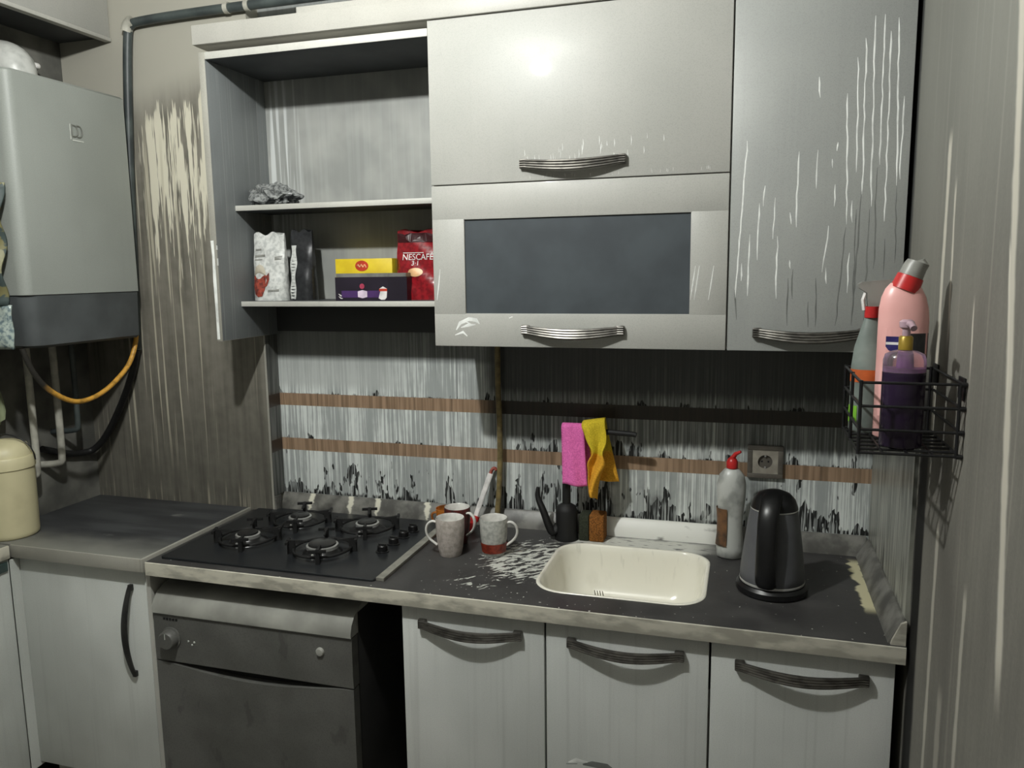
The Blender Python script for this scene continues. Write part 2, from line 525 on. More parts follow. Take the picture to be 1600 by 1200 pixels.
def m_sink(n):
    x, y, z = n.xyz()
    a = n.noise(x*12, y*12, z*6, 4)
    c = n.mix(n.sm(0.5, 0.8, a)*0.5, 'EBE8DA', 'C9C5B4')
    st = n.sm(0.60, 0.72, n.noise(x*60, y*60, z*7, 3))*n.sm(0.76, 0.86, z)
    return n.mix(st*0.18, c, '8A877B')
M_sink = mat('cream_enamel', m_sink, 0.18, spec=0.5)
def m_dw(n):
    x, y, z = n.xyz()
    a = n.noise(x*5, y*5, z*5, 4); g = n.noise(x*220, y*220, z*220, 1)
    c = n.mix(n.sm(0.35, 0.65, a), '6A6A66', '5B5B57')
    c = n.mix(n.sm(0.45, 0.7, g)*0.2, c, '3c3c3a')
    s = n.sm(0.62, 0.70, n.noise(x*16, y*16, z*9, 3))
    return n.mix(s*0.35, c, '30302E')
M_dw = mat('grimy_silver_panel', m_dw, 0.5, metal=0.15)
M_dwtop = mat('dishwasher_top_trim', m_plain('ACACA4', '85857f', 6), 0.4)
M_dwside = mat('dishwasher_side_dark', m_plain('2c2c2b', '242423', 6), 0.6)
M_boiler = mat('boiler_white_enamel', m_door('979B95', '8D918B', 0.0, 0.03, 0.5), 0.45)
M_boil_d = mat('boiler_grey_plastic', m_plain('565A5B', '474A4B', 8), 0.5)
M_badge_d = mat('badge_grey', '73756E', 0.5)
M_badge_l = mat('badge_silver', 'C9CBC4', 0.35)
M_flue = mat('flue_white', 'BFC0BB', 0.3)
M_pipe_d = mat('smoked_pipe', m_plain('4C5452', '33393A', 12), 0.45)
M_pipe_w = mat('white_pipe', m_plain('BDBBAF', '96948a', 20), 0.45)
M_pipe_o = mat('olive_gas_pipe', m_plain('8A7A50', '5E5338', 30), 0.4)
M_hose_b = mat('black_hose', '1A1A1A', 0.5)
def m_hose(n):
    x, y, z = n.xyz()
    c = n.mix(n.sm(0.4, 0.7, n.noise(x*40, y*40, z*40, 3)), 'D6A042', '9C7430')
    return n.mix(1-n.sm(-0.54, -0.49, y + (n.noise(x*60, y*60, z*60, 2)-0.5)*0.04), c, '2A2824')
M_hose_y = mat('yellow_hose', m_hose, 0.45)
def m_bucket(n):
    x, y, z = n.xyz()
    return n.mix(n.sm(0.4, 0.75, n.noise(x*9, y*9, z*9, 3))*0.5, 'D0C8A2', 'A79F7C')
M_bucket = mat('cream_plastic', m_bucket, 0.45)
M_greenbag = mat('pale_green_plastic', 'AEB894', 0.4)
M_redcap = mat('red_plastic', 'C32A2A', 0.35)
M_pinkb = mat('pink_plastic', m_plain('EDB6B1', 'E2A8A3', 10), 0.35)
M_greycap = mat('grey_cap', '8C8C86', 0.4)
M_navy = mat('navy_print', '2A2360', 0.4)
M_whitep = mat('white_print', 'E6E3E0', 0.4)
M_purple = mat('purple_soap', m_plain('2C1F36', '211828', 16), 0.22)
M_clear = mat('clear_plastic', 'D9C6CC', 0.12, trans=0.85)
M_violet = mat('violet_print', 'A060B8', 0.4)
M_gold = mat('gold_collar', 'A58A35', 0.35, metal=0.4)
M_mauve = mat('mauve_pump', 'B79BA6', 0.35)
M_greyb = mat('grey_translucent_bottle', m_plain('87908A', '6C7570', 14), 0.35)
M_orange = mat('orange_label', 'C9622F', 0.45)
M_green = mat('green_label', '7FBF3A', 0.45)
def m_dish(n):
    x, y, z = n.xyz()
    s = n.sm(0.45, 0.65, n.noise(x*20, y*20, z*14, 3))
    c = n.mix(s*0.6, 'BDBFBA', '70726e')
    return n.mix(n.sm(0.55, 0.63, n.noise(x*9+3, y*9, z*9, 2)+0.03)*(1-n.sm(0.14, 0.20, z)), c, '4d3b2c')
M_bottle_w = mat('white_bottle_sooty', m_dish, 0.35)
M_brownlab = mat('scorched_label', m_plain('7A5638', '2e2620', 25), 0.5)
def m_mug(c1, c2):
    def f(n):
        x, y, z = n.xyz()
        return n.mix(n.sm(0.38, 0.66, n.noise(x*80, y*80, z*80, 4)), c1, c2)
    return f
M_mug1 = mat('mug_dusty_pink_grey', m_mug('B9B0A9', 'A0988F'), 0.4)
M_mug2 = mat('mug_sooty_grey', m_mug('B9B9B2', '9A9B95'), 0.4)
M_mug3 = mat('mug_dark_red', m_mug('5a2622', '3c2a28'), 0.35)
M_mugin = mat('mug_glaze_white', 'DCDAD4', 0.25)
M_mugband = mat('mug_red_brown_band', m_mug('8E3622', '6A2518'), 0.3)
M_amber = mat('amber_glaze', m_plain('C8792E', '7A4A22', 18), 0.3)
def m_cloth(c1, c2):
    def f(n):
        x, y, z = n.xyz()
        return n.mix(n.sm(0.3, 0.7, n.noise(x*260, y*260, z*260, 2)), c1, c2)
    return f
M_pink = mat('pink_cloth', m_cloth('F07CC0', 'D764A6'), 0.9, spec=0.1)
def m_yel(n):
    x, y, z = n.xyz()
    k = n.sm(0.3, 0.7, n.noise(x*260, y*260, z*260, 2))
    return n.mix(n.sm(1.165, 1.185, z + (n.noise(x*30, y*30, z*30, 2)-0.5)*0.05), n.mix(k, 'E2A83A', 'C8902C'), n.mix(k, 'D9C13A', 'BFA82C'))
M_yellow = mat('yellow_cloth', m_yel, 0.9, spec=0.1)
M_sponge = mat('orange_sponge', m_cloth('96622F', '5E3E22'), 0.9, spec=0.1)
M_spongeg = mat('dark_scourer', m_cloth('3c4034', '2c2f28'), 0.9, spec=0.1)
M_cutlery = mat('steel_cutlery', 'A8A8A2', 0.25, metal=1.0)
M_kettle = mat('kettle_dark_grey', m_plain('606164', '525356', 10), 0.5)
M_socket = mat('socket_plate_dirty', m_plain('A9A396', '8C877c', 30), 0.45)
M_socketf = mat('socket_frame_sooty', m_plain('625D55', '4E4A44', 25), 0.5)
M_wire = mat('black_wire', '141416', 0.4)
M_bagw = mat('white_coffee_pouch', m_mug('D0D1CD', 'AFB1AE'), 0.35)
M_foil = mat('crumpled_film', m_mug('8E908E', '4C4E4E'), 0.2, spec=0.6)
M_cup = mat('printed_red_cup', m_mug('9C4636', '5E2E2A'), 0.4)
M_foam = mat('printed_foam', 'BDB5A4', 0.4)
M_bagd = mat('dark_foil_pouch', m_mug('2c2d2f', '1f2022'), 0.3)
M_yelbox = mat('yellow_carton', m_plain('E3C92A', 'D4B722', 20), 0.45)
M_redlogo = mat('red_logo', 'C4402A', 0.4)
M_palelogo = mat('pale_logo', 'E9B884', 0.4)
M_purbox = mat('aubergine_carton', m_plain('2A2430', '221d27', 14), 0.35)
M_purband = mat('purple_print', '4A2F63', 0.4)
M_boxtop = mat('clear_box_lid', '7F7F7A', 0.25)
M_redbag = mat('red_glossy_film', m_mug('8E1A22', '6E141B'), 0.2, spec=0.6)
M_redbag_t = mat('dark_red_film', '3A1418', 0.3)
M_pinklab = mat('pink_print', 'B0405A', 0.4)
M_lilac = mat('lilac_print', 'E0CFE0', 0.4)
def m_camo(n):
    x, y, z = n.xyz()
    a = n.noise(x*14, y*14, z*22, 3); b = n.noise(x*11+5, y*11, z*18, 2)
    c = n.mix(n.sm(0.46, 0.50, a), '75704A', '3E4A48')
    return n.mix(n.sm(0.56, 0.59, b), c, '8C8A6C')
M_camo = mat('mottled_print', m_camo, 0.6)
M_clearwrap = mat('clear_wrap', m_mug('A9B4AC', '5E7076'), 0.3)
M_teal = mat('dark_teal_slot', '3C4C4A', 0.4)

# ------------------------------------------------------------------ the setting
XR = 0.378
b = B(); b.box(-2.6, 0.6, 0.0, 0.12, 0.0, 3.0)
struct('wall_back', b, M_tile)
b = B(); b.box(-2.46, -1.645, -0.07, 0.0, 0.0, 3.0)
struct('wall_pier', b, M_pier)
b = B(); b.box(-2.55, -2.435, -4.1, -0.07, 0.0, 3.0)
struct('wall_left', b, M_leftwall)
b = B(); b.box(XR, 0.50, -4.1, 0.0, 0.0, 3.0)
struct('wall_right', b, M_right)
b = B(); b.box(-2.55, 0.50, -4.2, -4.1, 0.0, 3.0)
struct('wall_front', b, M_room)
b = B(); b.box(-2.55, 0.50, -4.2, 0.1, -0.1, 0.0)
struct('floor', b, M_floor)
b = B(); b.box(-2.55, 0.50, -4.2, 0.1, 2.95, 3.05)
struct('ceiling', b, M_ceiling)
b = B(); b.box(XR-0.008, XR, -0.588, 0.0, 0.90, 1.528, 0.0)
struct('trim_1', b, M_sidetile)                       # side tiling beside the kettle

def m_return(n):
    x, y, z = n.xyz()
    a = n.noise(2, y*90, z*4, 3)
    c = n.mix(n.sm(0.35, 0.65, a), '6A6B67', '3C3D3A')
    c = n.mix(z.gt(1.098)*z.lt(1.143), c, '3A322B')
    return n.mix(z.gt(1.265)*z.lt(1.310), c, '352E28')
M_return = mat('sooty_return_tile', m_return, 0.4)
b = B(); b.box(-1.645, -1.6405, -0.0695, -0.0005, 0.937, 1.5285)
struct('trim_2', b, M_return)                         # tiled return of the pier
b = B(); b.box(-1.6475, -1.6405, -0.0745, -0.0702, 0.8805, 1.5285, 0.001)
struct('trim_3', b, M_edge)                           # corner bead of the pier

# lamp holder hanging above the frame
t = thing('ceiling_lamp', 'bare bulb holder hanging from the smoked ceiling', 'lamp', (LAMP[0], LAMP[1], 2.805))
b = B(); b.lathe([(0.045, 2.935), (0.045, 2.95)], (LAMP[0], LAMP[1], 0), 20); obj('ceiling_rose', b, M_pipe_w, t)
b = B(); b.lathe([(0.010, 2.805), (0.018, 2.815), (0.018, 2.85), (0.006, 2.865), (0.006, 2.935)], (LAMP[0], LAMP[1], 0), 20); obj('bulb_socket', b, M_pipe_w, t)

# ------------------------------------------------------------------ wall units
ZB, ZT, YC = 1.529, 2.437, -0.339

def bar_handle(x0, x1, z, y, parent, m=None, droop=0.011, zt=0.0135, tilt=0.0):
    """bowed ribbed bar handle with two end blocks"""
    m = m or M_handle
    b = B()
    n = 18; L = x1-x0
    for k in range(4):                                        # four ribs side by side
        pts = []
        for i in range(n+1):
            u = i/n
            bow = math.sin(PI*u)
            oz = (k-1.5)*0.0058*(1+0.22*bow)
            pts.append((x0+0.008+u*(L-0.016), y-0.012-0.018*bow, z+oz+tilt*(u-0.5)*L-droop*bow))
        b.tube(pts, lambda q: 0.0037+0.0010*math.sin(PI*q), 8)
    for xx in (x0-0.002, x1-0.022):
        b.box(xx, xx+0.024, y-0.014, y, z-zt, z+zt, 0.003)
        for k in range(4): b.tube([(xx+0.002, y-0.0145, z+(k-1.5)*0.0058), (xx+0.022, y-0.0145, z+(k-1.5)*0.0058)], 0.0026, 8)
    return obj('handle', b, m, parent)

# open shelf unit
t = thing('open_shelf_unit', 'open wall unit with two shelves holding coffee and tea packs', 'wall shelf', (-1.27, -0.16, ZB))
b = B(); b.box(-1.644, -1.622, -0.332, -0.071, ZB, 2.42, 0.0015)
b.box(-1.640, -1.622, -0.072, -0.004, ZB, 2.42)
b.mi = 1
b.ribbon([(-1.637, -0.332, 1.535), (-1.637, -0.332, 1.62), (-1.6375, -0.332, 1.72), (-1.6365, -0.332, 1.80), (-1.6385, -0.332, 1.85)], 0.012, (0, -1, 0), False)
SMS = [[(-0.315,1.857),(-0.331,1.834),(-0.343,1.821)],[(-0.282,1.842),(-0.28,1.823),(-0.314,1.807),(-0.324,1.792)],[(-0.272,1.818),(-0.268,1.787),(-0.26,1.758)],[(-0.329,1.794),(-0.330,1.771)],[(-0.321,1.696),(-0.321,1.674),(-0.308,1.669),(-0.305,1.676)]]
for s_ in SMS: b.ribbon([(-1.6222, max(p[0], -0.329), p[1]) for p in s_], 0.014, (1, 0, 0), False)
faces(b, 2, lambda n, c: abs(n.x) > 0.9 and c.x > -1.6221 and c.x < -1.62 and b.bm and c.y > -0.3315 and abs(c.x+1.622) < 1e-4)
obj('side_panel', b, [M_edge, M_run_w, M_inside], t, 30)
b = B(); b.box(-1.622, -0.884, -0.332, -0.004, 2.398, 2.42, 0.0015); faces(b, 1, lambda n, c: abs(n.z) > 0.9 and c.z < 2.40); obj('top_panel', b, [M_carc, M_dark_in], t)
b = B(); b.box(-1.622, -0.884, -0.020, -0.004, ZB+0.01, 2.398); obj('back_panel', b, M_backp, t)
for z1 in (1.966, 1.6535):
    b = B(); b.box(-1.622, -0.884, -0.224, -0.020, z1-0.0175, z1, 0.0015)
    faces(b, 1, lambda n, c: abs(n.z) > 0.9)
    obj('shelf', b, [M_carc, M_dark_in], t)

# centre cabinet with a lift-up door over a glazed flap
t = thing('wall_cabinet', 'white wall cabinet with plain flap door over a dark glazed flap', 'cabinet', (-0.466, -0.17, ZB))
b = B()
b.box(-0.884, -0.866, -0.318, -0.004, ZB, ZT); b.box(-0.066, -0.052, -0.318, -0.004, ZB, ZT)
b.box(-0.866, -0.066, -0.318, -0.004, ZB, ZB+0.018); b.box(-0.866, -0.066, -0.318, -0.004, ZT-0.018, ZT)
b.box(-0.866, -0.066, -0.012, -0.004, ZB+0.018, ZT-0.018); b.box(-0.866, -0.066, -0.318, -0.012, 1.98, 1.998)
obj('body', b, M_carc, t)
b = B(); b.box(-0.881, -0.0535, YC, -0.319, 1.9885, 2.4365, 0.002)
b.mi = 1
for i in range(30):
    xx = -0.62+0.40*random.random(); zz = 2.05+0.05*random.random()*(1 if xx > -0.5 else 0.5)
    b.ribbon([(xx, YC, zz), (xx+0.001, YC, zz-0.012), (xx, YC, zz-0.012-0.016*random.random())], 0.0022, (0, -1, 0))
for i in range(26):
    xx = -0.60+0.50*random.random(); zz = 1.993+0.006*random.random()
    b.ribbon([(xx, YC, zz+0.008), (xx, YC, zz)], 0.003, (0, -1, 0))
d = obj('flap_door', b, [M_door, M_run_w], t)
bar_handle(-0.612, -0.322, 2.034, YC, d)
b = B()
x0, x1, z0, z1 = -0.881, -0.0535, 1.5265, 1.9855
gx0, gx1, gz0, gz1 = -0.783, -0.149, 1.622, 1.889
b.box(x0, x1, YC, -0.319, gz1, z1, 0.002); b.box(x0, x1, YC, -0.319, z0, gz0, 0.002)
b.box(x0, gx0, YC, -0.319, gz0-0.004, gz1+0.004, 0.002); b.box(gx1, x1, YC, -0.319, gz0-0.004, gz1+0.004, 0.002)
b.mi = 1
SMG = [[(-0.818,1.559),(-0.793,1.568),(-0.78,1.556)],[(-0.814,1.574),(-0.802,1.594),(-0.774,1.606),(-0.752,1.603),(-0.742,1.592)],[(-0.799,1.581),(-0.777,1.588),(-0.754,1.59)],[(-0.789,1.6),(-0.768,1.591)],[(-0.652,1.609),(-0.642,1.613)]]
for s_ in SMG: b.ribbon([(p[0], YC, p[1]) for p in s_], 0.010, (0, -1, 0))
for q in (-0.125, -0.135, -0.088, -0.86):
    b.ribbon([(q, YC, 1.75), (q-0.006, YC, 1.70), (q-0.012, YC, 1.66)], 0.004, (0, -1, 0))
d = obj('glazed_flap_door', b, [M_door, M_run_w], t)
b = B(); b.box(gx0-0.004, gx1+0.004, -0.333, -0.327, gz0-0.004, gz1+0.004); obj('glass_pane', b, M_glass, d)
bar_handle(-0.612, -0.323, 1.577, YC, d)

# end cabinet with washed run marks
t = thing('wall_cabinet', 'tall-door wall cabinet streaked with water runs beside the wire basket', 'cabinet', (0.16, -0.17, ZB))
b = B(); b.box(-0.052, -0.034, -0.318, -0.004, ZB, ZT); b.box(0.350, 0.368, -0.318, -0.004, ZB, ZT)
b.box(-0.034, 0.350, -0.318, -0.004, ZB, ZB+0.018); b.box(-0.034, 0.350, -0.318, -0.004, ZT-0.018, ZT); b.box(-0.034, 0.350, -0.012, -0.004, ZB+0.018, ZT-0.018)
obj('body', b, M_carc, t)
b = B(); b.box(-0.0495, 0.366, YC, -0.319, 1.5265, 2.4365, 0.002)
DRW = [[(0.273,2.336),(0.285,1.889)],[(0.296,2.337),(0.299,1.988)],[(0.326,2.327),(0.34,1.937)],[(0.311,2.298),(0.317,1.852)],[(0.256,2.287),(0.264,1.919)],[(0.24,2.244),(0.249,1.973)],[(0.22,2.162),(0.231,1.847)],[(0.348,2.146),(0.346,1.951)],[(0.154,2.206),(0.156,2.156)],[(-0.012,2.063),(-0.031,1.663)],[(0.112,2.03),(0.112,1.843)],[(0.158,2.031),(0.157,1.937)],[(0.191,2.008),(0.192,1.986)],[(0.202,2.047),(0.201,2.026)],[(0.034,1.95),(0.032,1.898)],[(0.021,1.906),(0.02,1.762)],[(0.061,1.919),(0.057,1.815)],[(-0.0,1.828),(-0.001,1.67)],[(0.098,1.881),(0.099,1.851)],[(0.069,1.822),(0.069,1.663)],[(0.19,1.845),(0.18,1.73)],[(0.188,1.741),(0.189,1.7)],[(0.24,1.777),(0.239,1.677)],[(0.201,1.946),(0.2,1.892)],[(0.242,1.905),(0.243,1.851)],[(-0.017,1.755),(-0.017,1.709)],[(0.099,1.761),(0.101,1.739)]]
DRD = [[(0.229,1.84),(0.216,1.594)],[(0.252,1.883),(0.254,1.595)],[(0.282,1.882),(0.282,1.602)],[(0.294,1.982),(0.298,1.736)],[(0.34,1.937),(0.346,1.75)],[(0.32,1.809),(0.322,1.714)],[(0.165,1.715),(0.168,1.59)],[(0.149,1.655),(0.15,1.59)],[(0.097,1.716),(0.1,1.593)],[(-0.035,1.686),(-0.026,1.608)],[(0.108,1.738),(0.109,1.662)],[(0.262,1.926),(0.255,1.662)]]
def runs(lst, wd):
    for (a, c_) in lst:
        k = max(3, int((a[1]-c_[1])/0.025))
        pts = [(a[0]+(c_[0]-a[0])*i/k+random.uniform(-0.0015, 0.0015), YC, a[1]+(c_[1]-a[1])*i/k) for i in range(k+1)]
        b.ribbon(pts, wd, (0, -1, 0))
b.mi = 1; runs(DRW, 0.0036)
b.mi = 2; runs(DRD, 0.0036)
d = obj('door', b, [M_door_r, M_run_w, M_run_d], t)
bar_handle(0.016, 0.290, 1.5745, YC, d)

# cornice over the run of wall units
t = thing('cornice', 'white cornice board running above the wall cabinets', 'cornice', (-0.64, -0.19, 2.44))
b = B(); b.box(-1.652, XR-0.004, -0.347, -0.332, 2.4385, 2.496, 0.002); b.box(-1.652, XR-0.004, -0.332, -0.003, 2.4385, 2.450); obj('front_board', b, M_corn, t)
b = B(); b.box(-1.30, XR-0.004, -0.325, -0.003, 2.4505, 2.520, 0.002); obj('top_board', b, M_corn, t)

# ------------------------------------------------------------------ things on the open shelves
ZS1, ZS2 = 1.966, 1.6535
# crumpled plastic wrapper
bm = bmesh.new()
bmesh.ops.create_icosphere(bm, subdivisions=4, radius=1.0)
for v in bm.verts:
    p = v.co.copy()
    n1 = 0.22*math.sin(p.x*5.3+1.2*math.sin(p.y*7))*math.cos(p.z*6+p.x*3) + 0.12*math.sin(p.y*13+p.x*11) + random.uniform(-0.010, 0.010)
    p *= 1+n1*0.8
    tp = 1.0 - 0.35*max(0, p.x)
    v.co = Vector((-1.527+p.x*0.088, -0.135+p.y*0.06, max(ZS1+0.0005, ZS1+0.030+p.z*0.044*tp)))
b = B(); b.bm.free(); b.bm = bm
tag(obj('plastic_wrapper', b, M_foil, None, 20), 'crumpled clear plastic wrapper lying on the upper open shelf', 'wrapper')

def pouch(b, x0, x1, yc, z0, h, depth, top=0.9, crimp=0.02, wav=0.0016, nu=14, nv=16):
    """standing pouch: gusseted base closing to a crimped top; returns its front surface"""
    xc = (x0+x1)/2; hw = (x1-x0)/2
    def d(v): return depth*0.5*(1.0 if v < 0.12 else max(0.04, (1-(v-0.12)/0.88)**0.75))
    def fy(x, z):
        v = min(1, max(0, (z-z0)/h)); u = min(1, abs(x-xc)/hw)
        return yc - d(v)*(1-u**4*0.6) - wav*math.sin(v*17+x*60)*(v > 0.1)
    rs = []
    for j in range(nv+1):
        v = j/nv; z = z0+h*v; k = 1-(1-top)*v + 0.003*math.sin(v*9)
        ring = []
        for i in range(nu+1):
            x = xc+hw*k*(2*i/nu-1); zz = z + (0.006*math.sin(i*0.9) if j == nv else 0)
            ring.append((x, fy(x, z), zz))
        for i in range(nu, -1, -1):
            x = xc+hw*k*(2*i/nu-1); ring.append((x, 2*yc-fy(x, z)-0.0*v, z + (0.006*math.sin(i*0.9) if j == nv else 0)))
        rs.append(ring)
    b.rings(rs)
    return fy

def patch(b, fy, pts, off=0.0012):
    cx = sum(p[0] for p in pts)/len(pts); cz = sum(p[1] for p in pts)/len(pts)
    f0 = len(b.bm.faces); prev = None
    for k in (1.0, 0.75, 0.5, 0.25):
        ring = [b.bm.verts.new((cx+(x-cx)*k, fy(cx+(x-cx)*k, cz+(z-cz)*k)-off, cz+(z-cz)*k)) for x, z in pts]
        if prev:
            for i in range(len(ring)):
                j = (i+1) % len(ring); b.bm.faces.new((prev[i], prev[j], ring[j], ring[i]))
        prev = ring
    b.bm.faces.new(prev); b._mark(f0)
def ell(cx, cz, rx, rz, a0=0, a1=360, n=20):
    return [(cx+rx*math.cos(math.radians(a0+(a1-a0)*i/n)), cz+rz*math.sin(math.radians(a0+(a1-a0)*i/n))) for i in range(n if a1-a0 == 360 else n+1)]

t = thing('coffee_pouch', 'white coffee pouch printed with a red cup on the lower shelf', 'coffee bag', (-1.553, -0.14, ZS2))
b = B(); fy = pouch(b, -1.612, -1.490, -0.145, ZS2, 0.224, 0.075, 0.95)
obj('pouch', b, M_bagw, t, 50)
b = B(); patch(b, fy, [(-1.606, 1.738), (-1.604, 1.700), (-1.597, 1.675), (-1.584, 1.666), (-1.566, 1.668), (-1.556, 1.690), (-1.552, 1.738)], 0.0018); patch(b, fy, [(-1.553, 1.734), (-1.541, 1.748), (-1.539, 1.725), (-1.548, 1.704), (-1.556, 1.698), (-1.555, 1.708), (-1.549, 1.722)], 0.0018)
obj('printed_cup', b, M_cup, t, 0)
b = B(); patch(b, fy, [(-1.606, 1.7385), (-1.552, 1.7385), (-1.557, 1.757), (-1.566, 1.770), (-1.580, 1.775), (-1.594, 1.768), (-1.602, 1.752)], 0.0019)
obj('printed_foam', b, M_foam, t, 0)
for q in ([(-1.602, 1.806), (-1.560, 1.808), (-1.560, 1.800), (-1.602, 1.798)], [(-1.600, 1.826), (-1.575, 1.828), (-1.575, 1.822), (-1.600, 1.820)], [(-1.522, 1.800), (-1.497, 1.803), (-1.499, 1.790), (-1.522, 1.788)], [(-1.602, 1.792), (-1.57, 1.793), (-1.57, 1.789), (-1.602, 1.788)], [(-1.545, 1.690), (-1.505, 1.692), (-1.505, 1.684), (-1.545, 1.682)]):
    b = B(); patch(b, fy, q, 0.0016); obj('grey_print', b, M_greycap, t, 0)

t = thing('coffee_pouch', 'narrow black pouch with white side stripe next to the white coffee pouch', 'coffee bag', (-1.44, -0.12, ZS2))
b = B(); fy = pouch(b, -1.485, -1.395, -0.125, ZS2, 0.232, 0.07, 0.88)
obj('pouch', b, M_bagd, t, 50)
b = B(); zz = [1.6575+0.0105*i for i in range(18)]
for a_, c_ in zip(zz, zz[1:]):
    k0 = 0.003*math.sin(a_*70); k1 = 0.003*math.sin(c_*70)
    patch(b, fy, [(-1.475+k0, a_), (-1.452-k0, a_), (-1.452-k1, c_), (-1.475+k1, c_)], 0.0014)
obj('white_stripe', b, M_bagw, t, 0)

t = thing('tea_carton', 'yellow tea carton standing behind the dark purple box', 'carton', (-1.226, -0.075, ZS2))
b = B(); b.box(-1.330, -1.122, -0.105, -0.045, ZS2, 1.789, 0.001); obj('carton', b, M_yelbox, t)
b = B(); b.lathe([(0.024, -0.1062), (0.024, -0.1052)], (-1.232, 0, 1.7655), 28, 'y')
for v in b.bm.verts: v.co.z = 1.7655+(v.co.z-1.7655)*0.72
obj('red_oval_logo', b, M_redlogo, t, 0)
b = B(); pts = [(-1.248+i*0.0036, -0.1068, 1.7655+0.006*math.sin(i*1.9)) for i in range(10)]
b.tube(pts, 0.0016, 6, None, 1); obj('logo_script', b, M_palelogo, t)
b = B(); b.box(-1.310, -1.285, -0.1062, -0.1052, 1.668, 1.684); obj('printed_leaf', b, M_amber, t)

t = thing('tea_box', 'dark purple tea box with white hexagon label at the shelf front', 'carton', (-1.155, -0.185, ZS2))
b = B(); b.prism([(-1.277, -0.207), (-1.090, -0.207), (-1.040, -0.175), (-1.040, -0.135), (-1.277, -0.135)], 'z', ZS2, 1.729); obj('carton', b, M_purbox, t, 20)
b = B(); b.prism([(-1.274, -0.204), (-1.091, -0.204), (-1.043, -0.174), (-1.043, -0.138), (-1.274, -0.138)], 'z', 1.7292, 1.741); obj('lid', b, M_boxtop, t, 20, label='translucent grey lid')
b = B(); b.box(-1.255, -1.10, -0.2078, -0.2068, 1.664, 1.686); obj('purple_band', b, M_purband, t)
b = B(); hx = [(-1.1965, 1.666), (-1.180, 1.662), (-1.1635, 1.666), (-1.1635, 1.684), (-1.180, 1.688), (-1.1965, 1.684)]
b.prism(hx, 'y', -0.2088, -0.2076); obj('hexagon_label', b, M_lilac, t, 0)
b = B(); b.lathe([(0.0085, -0.2086), (0.0085, -0.2076)], (-1.181, 0, 1.7), 18, 'y'); obj('pink_seal', b, M_pinklab, t, 0)
b = B(); b.prism([(-1.117, 1.684), (-1.124, 1.662), (-1.115, 1.657), (-1.103, 1.657), (-1.096, 1.664), (-1.094, 1.684)], 'y', -0.2086, -0.2076)
b.prism([(-1.121, 1.692), (-1.108, 1.699), (-1.094, 1.692)], 'y', -0.2086, -0.2076); obj('printed_cup', b, M_whitep, t, 0)
b = B(); b.prism([(-1.121, 1.684), (-1.121, 1.692), (-1.094, 1.692), (-1.094, 1.684)], 'y', -0.2087, -0.2076); obj('red_stripe', b, M_redlogo, t, 0)
b = B(); b.ribbon([(-1.266, -0.2072, 1.676), (-1.258, -0.2072, 1.670), (-1.251, -0.2072, 1.669)], 0.005, (0, -1, 0)); b.ribbon([(-1.266, -0.2072, 1.668), (-1.258, -0.2072, 1.662), (-1.251, -0.2072, 1.661)], 0.004, (0, -1, 0)); obj('curved_mark', b, M_whitep, t, 0)

t = thing('coffee_sachet_bag', 'red glossy instant coffee bag at the closed end of the shelf', 'coffee bag', (-1.0, -0.1, ZS2))
b = B(); fy = pouch(b, -1.102, -0.905, -0.10, ZS2, 0.222, 0.085, 0.97, wav=0.003)
obj('pouch', b, M_redbag, t, 60)
def on_bag(p): return Vector((p.x, fy(p.x, p.z) - 0.0012 + (p.y + 0.10), p.z))
b = B()
for xa, xb in ((-1.098, -1.05), (-1.05, -1.0), (-1.0, -0.95), (-0.95, -0.91)): patch(b, fy, [(xa, 1.838), (xb, 1.838), (xb, 1.868), (xa, 1.868)], 0.0016)
obj('dark_top_seal', b, M_redbag_t, t, 0)
lettering('brand_lettering', 'NESCAF\u00c9', 0.0275, (-1.022, -0.10, 1.790), M_whitep, t, 0.98, on_bag)
b = B()
for i in range(6):
    xa = -1.076+i*0.0125; patch(b, fy, [(xa, 1.8035), (xa+0.0125, 1.8035), (xa+0.0125, 1.8055), (xa, 1.8055)], 0.0014)
obj('accent_bar', b, M_whitep, t, 0)
lettering('size_lettering', '3\u00b71', 0.021, (-1.030, -0.10, 1.7705), M_whitep, t, 1.0, on_bag)
b = B(); patch(b, fy, ell(-1.028, 1.742, 0.026, 0.014), 0.0013); obj('printed_cup', b, M_palelogo, t, 0)

# ------------------------------------------------------------------ worktops
ZW = 0.88
SX0, SX1, SY0, SY1, SR = -0.545, -0.088, -0.520, -0.128, 0.085
t = thing('worktop', 'long black worktop with cream front edge carrying hob and sink', 'worktop', (-0.68, -0.31, 0.837))
b = B()
bm = b.bm
out = [bm.verts.new((x, y, ZW)) for x, y in ((-1.735, -0.620), (0.370, -0.620), (0.370, -0.003), (-1.642, -0.003), (-1.642, -0.0715), (-1.735, -0.0715))]
inn = [bm.verts.new((x, y, ZW)) for x, y in rrect(SX0, SX1, SY0, SY1, SR, 8)]
es = [bm.edges.new((l[i], l[(i+1) % len(l)])) for l in (out, inn) for i in range(len(l))]
bmesh.ops.triangle_fill(bm, edges=es, use_beauty=True)
low = [bm.verts.new((v.co.x, v.co.y, 0.837)) for v in out]
for i in range(len(out)):
    j = (i+1) % len(out); f = bm.faces.new((out[i], out[j], low[j], low[i]))
    if i in (0,): f.material_index = 1
inl = [bm.verts.new((v.co.x, v.co.y, 0.837)) for v in inn]
for i in range(len(inn)):
    j = (i+1) % len(inn); bm.faces.new((inn[i], inn[j], inl[j], inl[i]))
es2 = [e for e in bm.edges if all(v in set(low) or v in set(inl) for v in e.verts)]
bmesh.ops.triangle_fill(bm, edges=es2, use_beauty=True)
obj('slab', b, [M_worktop, M_wtedge], t, 30)
